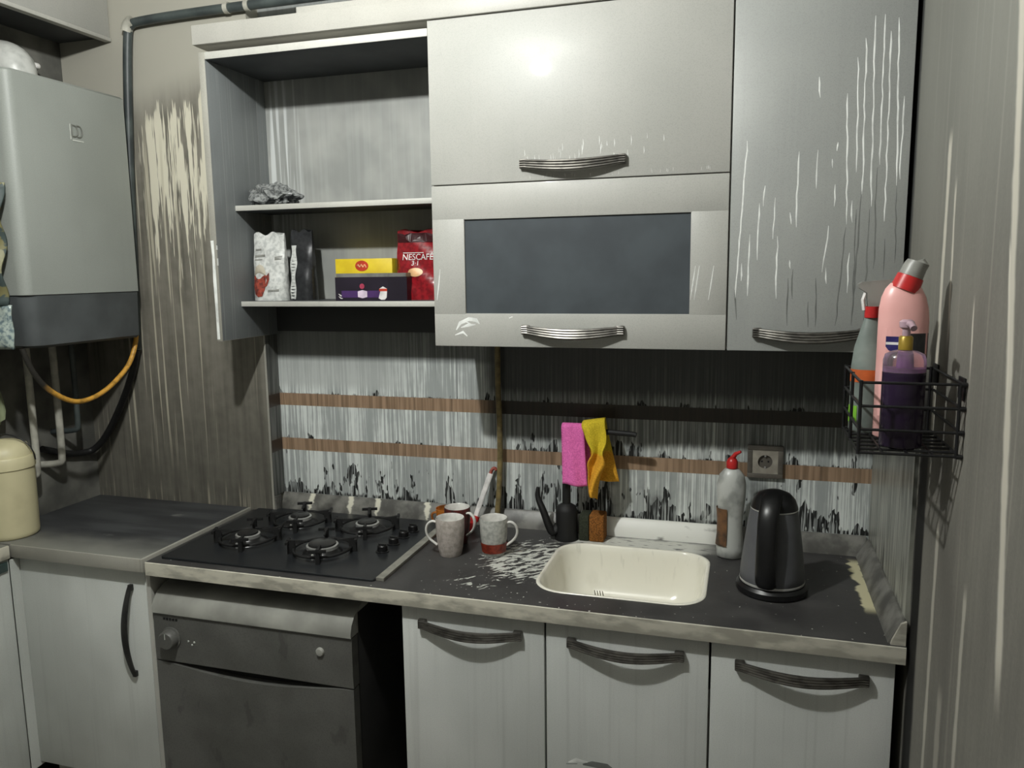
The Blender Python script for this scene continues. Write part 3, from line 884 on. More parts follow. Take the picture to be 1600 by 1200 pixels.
b = B(); b.prism([(-0.620, 0.8372), (-0.6228, 0.8385), (-0.6235, 0.858), (-0.6228, 0.8785), (-0.620, 0.880)], 'x', -1.735, 0.370)
obj('front_edging', b, M_wtedge, t, 40, label='cream stained front edging')

def upstand(name, pts, axis, a0, a1, m, parent=None):
    b = B(); b.prism(pts, axis, a0, a1); return b
t2 = thing('worktop_upstand', 'grimy upstand strip between the tiles and the long worktop', 'trim', (-0.63, -0.015, ZW))
b = B(); b.prism([(-0.0012, 0.8802), (-0.034, 0.8802), (-0.030, 0.892), (-0.012, 0.930), (-0.006, 0.936), (-0.0012, 0.936)], 'x', -1.640, 0.362); obj('back_strip', b, M_upst, t2, 30)
b = B(); b.prism([(0.3695, 0.8802), (0.333, 0.8802), (0.337, 0.890), (0.358, 0.930), (0.364, 0.936), (0.3695, 0.936)], 'y', -0.606, -0.034); obj('side_strip', b, M_upst, t2, 30)
b = B(); b.prism([(0.3697, 0.8802), (0.338, 0.8802), (0.341, 0.892), (0.358, 0.932), (0.3697, 0.938)], 'y', -0.614, -0.606); obj('end_cap', b, M_wtedge, t2, 30, label='cream end cap')
b = B(); b.prism([(-0.0715, 0.8802), (-0.0715, 0.936), (-0.036, 0.934), (-0.036, 0.8802)], 'x', -1.6418, -1.634); obj('return_strip', b, M_upst, t2, 30)

t = thing('corner_worktop', 'raised grey corner worktop smeared with soot beside the hob', 'worktop', (-2.09, -0.34, 0.847))
b = B(); b.box(-2.432, -1.752, -0.618, -0.0735, 0.848, 0.888, 0.002); obj('slab', b, M_wtleft, t, 30)
b = B(); b.box(-2.262, -1.752, -0.626, -0.6182, 0.846, 0.8885, 0.002); b.box(-1.7518, -1.742, -0.626, -0.0735, 0.846, 0.8885, 0.002); obj('edging', b, M_edge, t, 30, label='pale edging strip')
t = thing('side_worktop', 'narrow side worktop along the boiler wall under the bucket', 'worktop', (-2.34, -1.0, 0.847))
b = B(); b.box(-2.432, -2.262, -1.45, -0.6265, 0.848, 0.888, 0.002); obj('slab', b, M_wtleft, t, 30)
b = B(); b.box(-2.2618, -2.254, -1.45, -0.632, 0.846, 0.8885, 0.002); obj('edging', b, M_wtedge, t, 30)

# ------------------------------------------------------------------ base units
def base_cabinet(x0, x1, label, group, h, zl=0.836, zr=0.836):
    t = thing('base_cabinet', label, 'cabinet', ((x0+x1)/2, -0.3, 0.0), group)
    b = B(); b.box(x0, x0+0.018, -0.578, -0.01, 0.10, zl); b.box(x1-0.018, x1, -0.578, -0.01, 0.10, zr)
    b.box(x0+0.018, x1-0.018, -0.578, -0.01, 0.10, 0.118); b.box(x0+0.018, x1-0.018, -0.018, -0.01, 0.118, 0.836)
    b.box(x0+0.018, x1-0.018, -0.578, -0.54, 0.80, 0.836)
    obj('body', b, M_carc, t)
    b = B(); b.box(x0+0.01, x1-0.01, -0.54, -0.52, 0.0, 0.10); obj('plinth', b, M_carc, t)
    b = B(); b.box(x0+0.0022, x1-0.0022, -0.600, -0.580, 0.115, 0.829, 0.002)
    if h == 'stain':
        b.mi = 1
        b.ribbon([(-0.424, -0.600, 0.4405), (-0.403, -0.600, 0.4505), (-0.372, -0.600, 0.4495)], 0.013, (0, -1, 0))
        b.mi = 2
        b.ribbon([(-0.385, -0.600, 0.441), (-0.36, -0.600, 0.4465), (-0.32, -0.600, 0.4455), (-0.297, -0.600, 0.437)], 0.016, (0, -1, 0))
        b.ribbon([(-0.43, -0.600, 0.435), (-0.40, -0.600, 0.440)], 0.008, (0, -1, 0))
    d = obj('door', b, [M_low, M_run_w, M_run_d], t)
    return t, d
t, d = base_cabinet(-0.898, -0.4865, 'washed grey base cabinet next to the dark dishwasher gap', None, '', 0.836, 0.69)
bar_handle(-0.842, -0.549, 0.785, -0.600, d)
t, d = base_cabinet(-0.4855, -0.0645, 'washed grey base cabinet directly under the sink', None, 'stain', 0.69, 0.69)
bar_handle(-0.424, -0.128, 0.784, -0.600, d)
t, d = base_cabinet(-0.0635, 0.356, 'washed grey base cabinet under the kettle, against the plaster wall', None, '', 0.69, 0.836)
bar_handle(-0.003, 0.297, 0.780, -0.600, d)

t = thing('base_cabinet', 'pale corner base cabinet with upright bowed handle beside the dishwasher', 'cabinet', (-2.0, -0.33, 0.0))
b = B(); b.box(-2.262, -2.246, -0.578, -0.08, 0.10, 0.8455); b.box(-1.757, -1.741, -0.600, -0.08, 0.10, 0.836); b.box(-2.246, -1.757, -0.09, -0.08, 0.10, 0.8455); b.box(-2.246, -1.757, -0.578, -0.09, 0.10, 0.118); obj('body', b, M_carc, t)
b = B(); b.box(-2.2615, -2.2575, -0.632, -0.579, 0.10, 0.840); obj('filler_strip', b, M_low_l, t)
b = B(); b.box(-2.246, -1.757, -0.54, -0.52, 0.0, 0.10); obj('plinth', b, M_carc, t)
b = B(); b.box(-2.2565, -1.759, -0.600, -0.580, 0.115, 0.840, 0.002); d = obj('door', b, M_low_l, t)
b = B(); pts = []
for i in range(21):
    u = i/20; pts.append((-1.812-0.012*math.sin(PI*u)-0.010*u, -0.607-0.022*math.sin(PI*u)**0.8, 0.792-0.302*u))
b.tube(pts, lambda q: 0.0065+0.003*math.sin(PI*q), 10, (1.15, 0.8))
b.box(-1.819, -1.805, -0.612, -0.600, 0.775, 0.794, 0.002); b.box(-1.829, -1.815, -0.612, -0.600, 0.488, 0.507, 0.002)
obj('handle', b, M_handle_d, d)

t = thing('base_cabinet', 'white base cabinet along the boiler wall with a dark slot handle', 'cabinet', (-2.34, -1.0, 0.0))
b = B(); b.box(-2.43, -2.282, -1.45, -0.636, 0.0, 0.8455); obj('body', b, M_carc, t)
b = B(); b.box(-2.281, -2.264, -1.45, -0.632, 0.06, 0.842, 0.002); d = obj('door', b, M_low_l, t)
b = B(); b.box(-2.2645, -2.257, -0.76, -0.640, 0.806, 0.838, 0.003); obj('handle', b, M_teal, d)

# dishwasher
t = thing('dishwasher', 'grimy silver dishwasher with round knob under the hob', 'dishwasher', (-1.395, -0.32, 0.0))
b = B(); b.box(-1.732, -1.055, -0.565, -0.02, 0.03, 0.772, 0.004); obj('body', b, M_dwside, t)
b = B()
prof = [(-0.572, 0.560), (-0.6065, 0.560), (-0.6085, 0.60), (-0.608, 0.66), (-0.606, 0.7105), (-0.572, 0.7105)]
b.prism(prof, 'x', -1.733, -1.052); obj('control_panel', b, M_dw, t, 30)
b = B()
prof = [(-0.566, 0.7145), (-0.612, 0.7145), (-0.612, 0.726), (-0.604, 0.750), (-0.585, 0.772), (-0.555, 0.787), (-0.500, 0.793), (-0.500, 0.7745), (-0.566, 0.7745)]
b.prism(prof, 'x', -1.733, -1.052); obj('top_trim', b, M_dwtop, t, 50, label='paler curved top trim')
# door with a crescent grip recess at its upper edge
b = B()
n_ = 24; rs = []
bm = b.bm
top = []; bot = []
for i in range(n_+1):
    u = i/n_; x = -1.733+0.681*u
    s_ = max(0.0, math.sin(PI*min(1, max(0, (u-0.06)/0.88))))
    zl = 0.555 - 0.026*s_
    top.append((x, zl))
outl = [(-1.733, 0.115), (-1.052, 0.115)] + list(reversed(top))
b.prism(outl, 'y', -0.608, -0.575)
d = obj('door', b, M_dw, t, 30)
b = B(); b.box(-1.728, -1.057, -0.578, -0.570, 0.50, 0.562); obj('grip_recess', b, M_blackm, t)
b = B(); b.lathe([(0.035, 0), (0.035, 0.004), (0.030, 0.006), (0.029, 0.024), (0.025, 0.029), (0.0, 0.029)], (0, 0, 0), 28, 'y')
for v in b.bm.verts: v.co = Vector((v.co.x-1.671, -0.6075-v.co.y, v.co.z+0.638))
k = obj('program_knob', b, M_dw, t, 40)
b = B(); b.box(-1.6715, -1.6695, -0.6382, -0.6364, 0.645, 0.662); obj('pointer', b, M_badge_l, k)
b = B(); b.lathe([(0.0135, 0), (0.0135, 0.003), (0.010, 0.008), (0, 0.009)], (0, 0, 0), 20, 'y')
for v in b.bm.verts: v.co = Vector((v.co.x-1.154, -0.6075-v.co.y, v.co.z+0.661))
obj('start_button', b, M_dwtop, t, 40)
for x, z in ((-1.609, 0.634), (-1.596, 0.624), (-1.588, 0.633)):
    b = B(); b.lathe([(0.0035, 0), (0.0028, 0.002), (0, 0.0025)], (0, 0, 0), 10, 'y')
    for v in b.bm.verts: v.co = Vector((v.co.x+x, -0.6078-v.co.y, v.co.z+z))
    obj('indicator', b, M_badge_l, t)
b = B()
for i in range(5): b.box(-1.697+i*0.011, -1.690+i*0.011, -0.6083, -0.606, 0.694, 0.701)
obj('name_plate', b, M_blackm, t)

# ------------------------------------------------------------------ hob
t = thing('gas_hob', 'black four burner gas hob set into the worktop', 'hob', (-1.34, -0.33, ZW))
b = B(); pl = [rrect(-1.712, -0.986, -0.585, -0.050, 0.012, 3)]
b.rings([[(x, y, 0.8803) for x, y in pl[0]], [(x, y, 0.8855) for x, y in pl[0]], [(x, y, 0.887) for x, y in rrect(-1.710, -0.988, -0.583, -0.052, 0.010, 3)]])
obj('glass_plate', b, M_hob, t, 20)
b = B(); b.box(-0.985, -0.960, -0.575, -0.10, 0.8803, 0.8905, 0.0015); obj('edge_strip', b, M_alu, t, 20, label='bright aluminium edge strip')
for cx, cy, br in ((-1.528, -0.395, 0.036), (-1.240, -0.425, 0.046), (-1.462, -0.190, 0.036), (-1.203, -0.195, 0.036)):
    b = B(); b.lathe([(0.062, 0.8872), (0.060, 0.890), (br+0.008, 0.896), (br+0.004, 0.903)], (cx, cy, 0), 28, cap0=False); bs = obj('burner_base', b, M_bcap, t, 40)
    b = B(); b.lathe([(br+0.003, 0.9032), (br+0.003, 0.9125), (br-0.002, 0.914)], (cx, cy, 0), 28); obj('burner_ring', b, M_chrome, bs, 40, label='bright steel ring')
    b = B(); b.lathe([(br-0.003, 0.9142), (br-0.004, 0.919), (br-0.012, 0.9215), (0, 0.922)], (cx, cy, 0), 28); obj('burner_cap', b, M_bcap, bs, 40)
    b = B()
    b.tube([(cx+0.088*math.cos(2*PI*i/36), cy+0.088*math.sin(2*PI*i/36), 0.9025) for i in range(37)], 0.0045, 8)
    for k in range(4):
        a = math.radians(22+90*k); ca, sa = math.cos(a), math.sin(a)
        def P(r, s_, z): return (cx+r*ca-s_*sa, cy+r*sa+s_*ca, z)
        # outer foot and raised blade
        for (r0, r1, h0, h1, w_) in ((0.084, 0.106, 0.8874, 0.9330, 0.0065), (0.046, 0.086, 0.9180, 0.9300, 0.0035)):
            v = [P(r0, -w_, h0 if r0 > 0.05 else h0+0.006), P(r1, -w_, h0), P(r1, w_, h0), P(r0, w_, h0 if r0 > 0.05 else h0+0.006)]
            v2 = [P(r0, -w_*0.8, h1-0.003), P(r1, -w_*0.8, h1), P(r1, w_*0.8, h1), P(r0, w_*0.8, h1-0.003)]
            b.rings([v, v2])
        b.rings([[P(0.082, -0.0035, 0.9), P(0.092, -0.0035, 0.9), P(0.092, 0.0035, 0.9), P(0.082, 0.0035, 0.9)], [P(0.082, -0.0035, 0.93), P(0.092, -0.0035, 0.93), P(0.092, 0.0035, 0.93), P(0.082, 0.0035, 0.93)]])
        # T-shaped outer end
        b.rings([[P(0.100, -0.026, 0.923), P(0.108, -0.026, 0.923), P(0.108, 0.026, 0.923), P(0.100, 0.026, 0.923)], [P(0.100, -0.026, 0.931), P(0.108, -0.026, 0.931), P(0.108, 0.026, 0.931), P(0.100, 0.026, 0.931)]])
    obj('pan_support', b, M_iron, t, 30)
    b = B(); b.lathe([(0.004, 0.887), (0.0035, 0.903), (0, 0.905)], (cx+0.004, cy-0.066, 0), 10); obj('igniter', b, M_chrome, t, 40)
for x, y in ((-1.062, -0.372), (-1.058, -0.300), (-1.054, -0.233), (-1.048, -0.170)):
    b = B(); b.lathe([(0.021, 0.8872), (0.021, 0.890), (0.0165, 0.891), (0.0155, 0.906), (0.013, 0.9085), (0, 0.909)], (x, y, 0), 24); k = obj('control_knob', b, M_black, t, 40)
    b = B(); b.box(x-0.012, x+0.012, y-0.003, y+0.003, 0.9085, 0.9125, 0.001); obj('knob_grip', b, M_bcap, k)

# ------------------------------------------------------------------ sink, tap, cloths, sponge, fork
t = thing('sink', 'cream enamel sink bowl set into the black worktop', 'sink', ((SX0+SX1)/2, (SY0+SY1)/2, 0.70))
b = B()
rs = []
for ins, z in ((-0.005, 0.8804), (-0.004, 0.8822), (0.002, 0.8826), (0.006, 0.879), (0.010, 0.86), (0.017, 0.82), (0.027, 0.78), (0.041, 0.75), (0.062, 0.729), (0.092, 0.716), (0.135, 0.710), (0.17, 0.708)):
    rs.append([(x, y, z) for x, y in rrect(SX0+ins, SX1-ins, SY0+ins, SY1-ins, max(0.02, SR-ins*0.35), 8)])
b.rings(rs, True, False, True)
obj('bowl', b, M_sink, t, 60)
b = B(); b.lathe([(0.040, 0.7086), (0.038, 0.711), (0.026, 0.7105), (0.0, 0.7090)], ((SX0+SX1)/2, (SY0+SY1)/2, 0), 24); obj('drain', b, M_chrome, t, 40)

t = thing('tap', 'soot-blackened tap at the back of the sink with cloths over its spout', 'tap', (-0.545, -0.095, ZW))
b = B(); b.lathe([(0.038, 0.8803), (0.038, 0.890), (0.035, 0.905), (0.035, 0.93), (0.035, 0.975), (0.030, 0.990), (0.0135, 1.000), (0.0125, 1.21), (0.0145, 1.235), (0.012, 1.252), (0, 1.256)], (-0.541, -0.095, 0), 24); obj('body', b, M_blackm, t, 50)
b = B(); b.tube([(-0.541, -0.095, 1.237), (-0.50, -0.098, 1.2395), (-0.40, -0.103, 1.2405), (-0.328, -0.106, 1.238), (-0.317, -0.1065, 1.236)], lambda q: 0.0098-0.002*q, 14); obj('spout', b, M_blackm, t, 50)
b = B(); b.tube([(-0.566, -0.10, 0.925), (-0.582, -0.115, 0.900), (-0.594, -0.12, 0.925), (-0.612, -0.118, 0.975), (-0.628, -0.112, 1.005), (-0.634, -0.11, 1.022), (-0.632, -0.11, 1.05)], lambda q: 0.017-0.011*q**2, 12, (1.0, 0.8), 2); obj('lever', b, M_blackm, t, 50)

def cloth(name, fn, nu, nv, m, th=0.004):
    b = B(); b.grid(fn, nu, nv)
    o = obj(name, b, m, None, 180)
    md = o.modifiers.new('thickness', 'SOLIDIFY'); md.thickness = th; md.offset = 0
    return o
def f_pink(u, v):
    # v along the length over the bar, u across
    x = -0.552+0.072*u
    L = v*0.40
    s_ = 0.185                                       # front drop
    bar_z = 1.2535; r = 0.016
    w_ = 0.004*math.sin(u*9+v*7)
    if L < s_:
        z = bar_z - (s_-L); y = -0.098 - r - 0.010*(1-L/s_) - 0.006*math.sin(u*PI*1.6)*(1-L/s_) + w_*0.6
        x += 0.006*(1-L/s_)*(u-0.5) + 0.008*(1-L/s_)
    elif L < s_+PI*r*0.9:
        a = (L-s_)/(r*0.9); y = -0.098 - r*math.cos(a); z = bar_z + r*0.55*math.sin(a)
    else:
        k = (L-s_-PI*r*0.9)/(0.40-s_-PI*r*0.9); y = -0.098 + r + w_*0.5; z = bar_z - k*0.165
        x += 0.030*k
    return (x, y, z + 0.004*math.sin(u*5+1)*(v < 0.05))
tag(cloth('cloth', f_pink, 10, 48, M_pink), 'pink cloth hanging over the black tap spout', 'cloth')
def f_yel(u, v):
    s_ = 0.205; r = 0.022; bar_z = 1.262; T = 0.40
    L = v*T
    x0 = -0.449; hw = 0.031+0.006*max(0, 1-abs(v-0.5)/0.22)
    if L < s_:
        k = 1-L/s_                                     # 1 at the tip
        wv = hw*(1-0.60*k**1.2) - 0.011*math.exp(-((k-0.36)/0.10)**2) + 0.006*math.exp(-((k-0.5)/0.10)**2)
        xc = x0 + 0.012*k + 0.012*math.sin(k*5)
        x = xc + wv*(2*u-1)
        y = -0.103 - r - 0.016*math.sin(u*PI*2+k*5)*(0.3+k) - 0.012*k
        z = bar_z - k*0.230 + 0.010*math.sin(u*4)*(k > 0.9)
    elif L < s_+PI*r*0.9:
        a = (L-s_)/(r*0.9); x = x0+hw*(2*u-1); y = -0.103 - r*math.cos(a); z = bar_z + r*0.5*math.sin(a) + 0.012*u
    else:
        k = (L-s_-PI*r*0.9)/(T-s_-PI*r*0.9); x = x0+hw*(2*u-1)*(1+0.3*k)+0.035*k; y = -0.103+r+0.004*math.sin(u*8)*k; z = bar_z+0.012*u*(1-k) - k*0.185
    return (x, y, z)
tag(cloth('cloth', f_yel, 12, 50, M_yellow), 'yellow twisted cloth hanging over the black tap spout', 'cloth')

t = thing('sponge', 'orange sponge with dark scourer standing behind the tap', 'sponge', (-0.462, -0.075, ZW))
b = B(); b.box(-0.466, -0.418, -0.105, -0.042, 0.8804, 0.968, 0.005); obj('foam', b, M_sponge, t)
b = B(); b.box(-0.499, -0.4665, -0.105, -0.042, 0.8804, 0.966, 0.004); obj('scourer', b, M_spongeg, t)

t = thing('fork', 'steel fork standing in the sink bowl', 'fork', (-0.36, -0.47, 0.71))
b = B()
b.tube([(-0.345, -0.42, 0.735), (-0.350, -0.445, 0.765), (-0.356, -0.468, 0.80), (-0.3585, -0.474, 0.818)], lambda q: 0.0045-0.0015*q, 8, (1.3, 0.6)); obj('handle', b, M_cutlery, t)
b = B(); b.box(-0.3725, -0.3475, -0.4775, -0.4745, 0.815, 0.838, 0.001)
for i in range(4): b.tube([(-0.3705+i*0.007, -0.476, 0.836), (-0.3735+i*0.0072, -0.4795, 0.86), (-0.3765+i*0.0072, -0.482, 0.880)], lambda q: 0.0018-0.0006*q, 6)
obj('tines', b, M_cutlery, t)

# ------------------------------------------------------------------ mugs and bits behind them
def mug(label, x, y, mbody, ang, r=0.0415, h=0.112, band=None, mhandle=None, taper=0.86):
    t = thing('mug', label, 'mug', (x, y, ZW), None)
    prof = [(0, 0.0), (r*taper*0.86, 0.0), (r*taper*0.90, 0.004), (r*taper, 0.022), (r*0.97, h*0.55), (r, h-0.004), (r-0.0015, h), (r-0.004, h-0.003)]
    b = B()
    b.lathe([(q, ZW+0.0004+z) for q, z in prof[:-1]], (x, y, 0), 36, cap1=False); obj('body', b, mbody, t, 60)
    b = B(); b.lathe([(r-0.0013, ZW+h+0.0004), (r-0.0038, ZW+h-0.003), (r-0.005, ZW+h*0.55), (r*taper-0.004, ZW+0.02), (r*0.5, ZW+0.009), (0, ZW+0.008)], (x, y, 0), 36, cap0=False); obj('inside_glaze', b, M_mugin, t, 60, label='white glazed inside')
    if band:
        b = B(); b.lathe([(r*taper*0.97+0.0012, ZW+0.0115), (r*taper+0.0012, ZW+0.022), (r*0.935+0.0012, ZW+0.042)], (x, y, 0), 36, cap0=False, cap1=False); obj('glaze_band', b, band, t, 60, label='red-brown glaze band near the foot')
    ca, sa = math.cos(ang), math.sin(ang)
    pts = [(0.93*r, h*0.87), (r+0.012, h*0.91), (r+0.028, h*0.80), (r+0.031, h*0.60), (r+0.021, h*0.42), (0.93*r, h*0.26)]
    b = B(); b.tube([(x+q*ca, y+q*sa, ZW+z) for q, z in pts], 0.0048, 10, (1.25, 0.8), 3); obj('handle', b, mhandle or mbody, t, 60)
    return t
mug('dusty grey mug with its handle pointing to the hob knobs', -0.8555, -0.322, M_mug1, PI+0.25, 0.0445, 0.118, None, M_mugin)
mug('dark red mug hidden behind the dusty grey mug', -0.872, -0.215, M_mug3, -0.35, 0.042, 0.118, None, M_mugin)
mug('sooty mug with a red-brown band standing nearest the sink', -0.727, -0.285, M_mug2, 0.12, 0.0430, 0.116, M_mugband, M_mugin)
t = thing('glass_cup', 'small amber cup tucked behind the mugs beside the hob', 'cup', (-0.922, -0.19, ZW))
b = B(); b.lathe([(0, 0.8804), (0.026, 0.8804), (0.032, 0.92), (0.036, 0.972), (0.0345, 0.972), (0.030, 0.92), (0.0, 0.89)], (-0.932, -0.155, 0), 28); obj('bowl', b, M_amber, t, 60)
b = B(); b.tube([(-0.966, -0.155, 0.955), (-0.985, -0.158, 0.95), (-0.982, -0.158, 0.925), (-0.962, -0.156, 0.915)], 0.004, 8, None, 2); obj('handle', b, M_amber, t, 60)

t = thing('dish_brush', 'slim white utensil with red ends leaning on the tiles behind the mugs', 'kitchen utensil', (-0.862, -0.10, ZW))
p0 = Vector((-0.868, -0.105, 0.882)); p1 = Vector((-0.817, -0.020, 1.075))
D = p1-p0
b = B(); b.tube([p0+D*0.22, p0+D*0.55, p0+D*0.93], lambda q: 0.008+0.001*q, 10, (1.3, 0.7)); obj('handle', b, M_whitep, t)
b = B(); b.tube([p0+D*0.16, p0+D*0.24], 0.0150, 14); b.tube([p0+D*0.0, p0+D*0.17], 0.0115, 12); obj('grip', b, M_redcap, t)
b = B(); b.tube([p0+D*0.93, p0+D*1.0, p0+D*1.03+Vector((0.008, 0, 0)), p0+D*0.99+Vector((0.018, 0, 0))], 0.006, 8, None, 1); obj('hook', b, M_cup, t)

# gas pipe on the tiles
b = B(); b.tube([(-0.788, -0.030, 1.55), (-0.788, -0.030, 1.36), (-0.784, -0.030, 1.24), (-0.783, -0.031, 1.12), (-0.788, -0.034, 1.0), (-0.792, -0.044, 0.93), (-0.793, -0.050, 0.8804)], 0.0098, 12, None, 2)
tag(obj('gas_pipe', b, M_pipe_o, None, 60), 'olive-brown gas pipe running down the tiles from under the wall cabinet', 'pipe')

# ------------------------------------------------------------------ dish soap bottle, kettle, socket
t = thing('detergent_bottle', 'sooty white detergent bottle with red cap beside the kettle', 'bottle', (-0.030, -0.130, ZW))
def oval_loft(b, prof, c, n=28, k=0.72, cap0=True, cap1=True, sh=None):
    rs = []
    for r, z in prof:
        o_ = sh(z) if sh else (0, 0)
        rs.append([(c[0]+o_[0]+r*math.cos(2*PI*i/n), c[1]+o_[1]+k*r*math.sin(2*PI*i/n), c[2]+z) for i in range(n)])
    b.rings(rs, True, cap0, cap1); return b
b = B(); oval_loft(b, [(0.030, 0.0005), (0.038, 0.004), (0.040, 0.03), (0.034, 0.09), (0.037, 0.14), (0.0415, 0.19), (0.042, 0.225), (0.036, 0.255), (0.022, 0.272), (0.014, 0.276)], (-0.030, -0.130, ZW)); obj('body', b, M_bottle_w, t, 60)
b = B(); oval_loft(b, [(0.0418, 0.040), (0.0385, 0.075), (0.0385, 0.12), (0.0415, 0.155)], (-0.0312, -0.1315, ZW), cap0=False, cap1=False)
bm = b.bm
bmesh.ops.delete(bm, geom=[f for f in bm.faces if f.calc_center_median().x > -0.043], context='FACES')
obj('label', b, M_brownlab, t, 60, label='scorched brown label')
b = B(); b.lathe([(0.0165, 1.1562), (0.0165, 1.175), (0.012, 1.184), (0.006, 1.188)], (-0.030, -0.130, 0), 20); b.tube([(-0.030, -0.130, 1.184), (-0.020, -0.134, 1.200), (-0.006, -0.139, 1.208)], lambda q: 0.008-0.004*q, 10); obj('cap', b, M_redcap, t, 50)

KX, KY = 0.084, -0.352
t = thing('kettle', 'black electric kettle on its base at the worktop corner', 'kettle', (KX, KY, ZW))
b = B(); b.lathe([(0.088, 0.8804), (0.093, 0.884), (0.093, 0.898), (0.086, 0.906), (0, 0.907)], (KX, KY, 0), 40); obj('power_base', b, M_black, t, 40)
b = B(); b.lathe([(0.080, 0.908), (0.0835, 0.914), (0.083, 0.935), (0.077, 0.99), (0.068, 1.06), (0.0605, 1.108)], (KX, KY, 0), 40); bd = obj('body', b, M_kettle, t, 40)
b = B(); b.lathe([(0.0610, 1.1085), (0.0600, 1.115), (0.053, 1.134), (0.040, 1.148), (0.020, 1.156), (0, 1.158)], (KX, KY, 0), 40); obj('lid', b, M_black, t, 50)
b = B(); b.lathe([(0.0842, 0.9085), (0.0848, 0.913), (0.0838, 0.915)], (KX, KY, 0), 40, cap0=False, cap1=False); obj('trim_ring', b, M_chrome, t, 40, label='bright trim ring')
b = B(); b.lathe([(0.0607, 1.1075), (0.0616, 1.109), (0.0611, 1.111)], (KX, KY, 0), 40, cap0=False, cap1=False); obj('trim_ring', b, M_chrome, t, 40, label='bright trim ring')
ha = math.radians(-102); hd = Vector((math.cos(ha), math.sin(ha), 0)); c0 = Vector((KX, KY, 0))
b = B(); pts = [c0+hd*0.022+Vector((0, 0, 1.146)), c0+hd*0.050+Vector((0, 0, 1.138)), c0+hd*0.078+Vector((0, 0, 1.112)), c0+hd*0.092+Vector((0, 0, 1.06)), c0+hd*0.097+Vector((0, 0, 1.00)), c0+hd*0.098+Vector((0, 0, 0.95)), c0+hd*0.090+Vector((0, 0, 0.925)), c0+hd*0.072+Vector((0, 0, 0.918))]
b.tube(pts, lambda q: 0.0175, 14, (1.5, 0.7), 2); obj('handle', b, M_black, t, 60)
sa_ = ha+PI; sd_ = Vector((math.cos(sa_), math.sin(sa_), 0))
b = B(); b.tube([c0+sd_*0.050+Vector((0, 0, 1.075)), c0+sd_*0.072+Vector((0, 0, 1.098)), c0+sd_*0.084+Vector((0, 0, 1.112))], lambda q: 0.022-0.010*q, 12); obj('spout', b, M_kettle, t, 50)


t = thing('wall_socket', 'square smoke-stained wall socket on the tiles above the kettle', 'socket', (0.066, -0.005, 1.10))
b = B()
for (a0, a1, c0_, c1_) in ((0.0135, 0.1185, 1.1865, 1.2015), (0.0135, 0.1185, 1.0985, 1.1135), (0.0135, 0.0285, 1.1135, 1.1865), (0.1035, 0.1185, 1.1135, 1.1865)):
    b.box(a0, a1, -0.013, -0.0005, c0_, c1_, 0.002)
obj('frame', b, M_socketf, t, 40)
b = B()
ro = [(0.066+0.0375*sx_, 1.150+0.0365*sz_) for sx_, sz_ in ((-1, -1), (1, -1), (1, 1), (-1, 1))]
N_ = 32
ci = [(0.066+0.0215*math.cos(2*PI*i/N_), 1.150+0.0215*math.sin(2*PI*i/N_)) for i in range(N_)]
bm = b.bm
vo = [bm.verts.new((x, -0.011, z)) for x, z in ro]; vi = [bm.verts.new((x, -0.011, z)) for x, z in ci]
es = [bm.edges.new((l[i], l[(i+1) % len(l)])) for l in (vo, vi) for i in range(len(l))]
bmesh.ops.triangle_fill(bm, edges=es, use_beauty=True)
vb = [bm.verts.new((x, -0.0015, z)) for x, z in ci]
for i in range(N_): bm.faces.new((vi[i], vi[(i+1) % N_], vb[(i+1) % N_], vb[i]))
obj('plate', b, M_socket, t, 0)
b = B(); b.lathe([(0.0212, -0.0030), (0.0212, -0.0012)], (0.066, 0, 1.150), 28, 'y'); rc = obj('recess', b, M_socketf, t, 0)
for dx in (-0.0095, 0.0095):
    b = B(); b.lathe([(0.003, -0.0038), (0.003, -0.0028)], (0.066+dx, 0, 1.150), 12, 'y'); obj('contact_hole', b, M_blackm, rc, 0)
b = B(); b.box(0.0635, 0.0685, -0.010, -0.003, 1.1290, 1.1345); obj('earth_clip', b, M_chrome, rc, 0); b = B(); b.box(0.0635, 0.0685, -0.010, -0.003, 1.1655, 1.171); obj('earth_clip', b, M_chrome, rc, 0)

# ------------------------------------------------------------------ wire basket and its bottles on the plaster wall
BX0, BX1, BY0, BY1, BZ0, BZ1 = 0.204, 0.3725, -0.945, -0.705, 1.402, 1.533
t = thing('wire_basket', 'black wire basket fixed to the plaster wall holding cleaner bottles', 'basket', ((BX0+BX1)/2, (BY0+BY1)/2, BZ0))
b = B()
def rod(p, q, r=0.0027): b.tube([p, q], r, 8)
for i in range(4):
    z = BZ0+(BZ1-BZ0)*i/3
    for p, q in (((BX0, BY0, z), (BX1, BY0, z)), ((BX1, BY0, z), (BX1, BY1, z)), ((BX1, BY1, z), (BX0, BY1, z)), ((BX0, BY1, z), (BX0, BY0, z))): rod(p, q)
    rod((BX1-0.006, BY0, z), (BX1+0.004, BY0, z), 0.0045)
    obj('rail', b, M_wire, t, 60); b = B()
b = B()
for x, y in ((BX0, BY0), (BX0, BY1), (BX1-0.006, BY0), (BX1-0.006, BY1), (BX0, (BY0+BY1)/2), ((BX0+BX1)/2, BY1)):
    b = B(); rod((x, y, BZ0-0.003), (x, y, BZ1+0.004), 0.0032); obj('upright', b, M_wire, t, 60)
b = B()
for k in range(1, 7):
    y = BY0+(BY1-BY0)*k/7; rod((BX0, y, BZ0), (BX1, y, BZ0))
for k in range(1, 4):
    x = BX0+(BX1-BX0)*k/4; rod((x, BY0, BZ0), (x, BY1, BZ0))
obj('floor_wires', b, M_wire, t, 60)
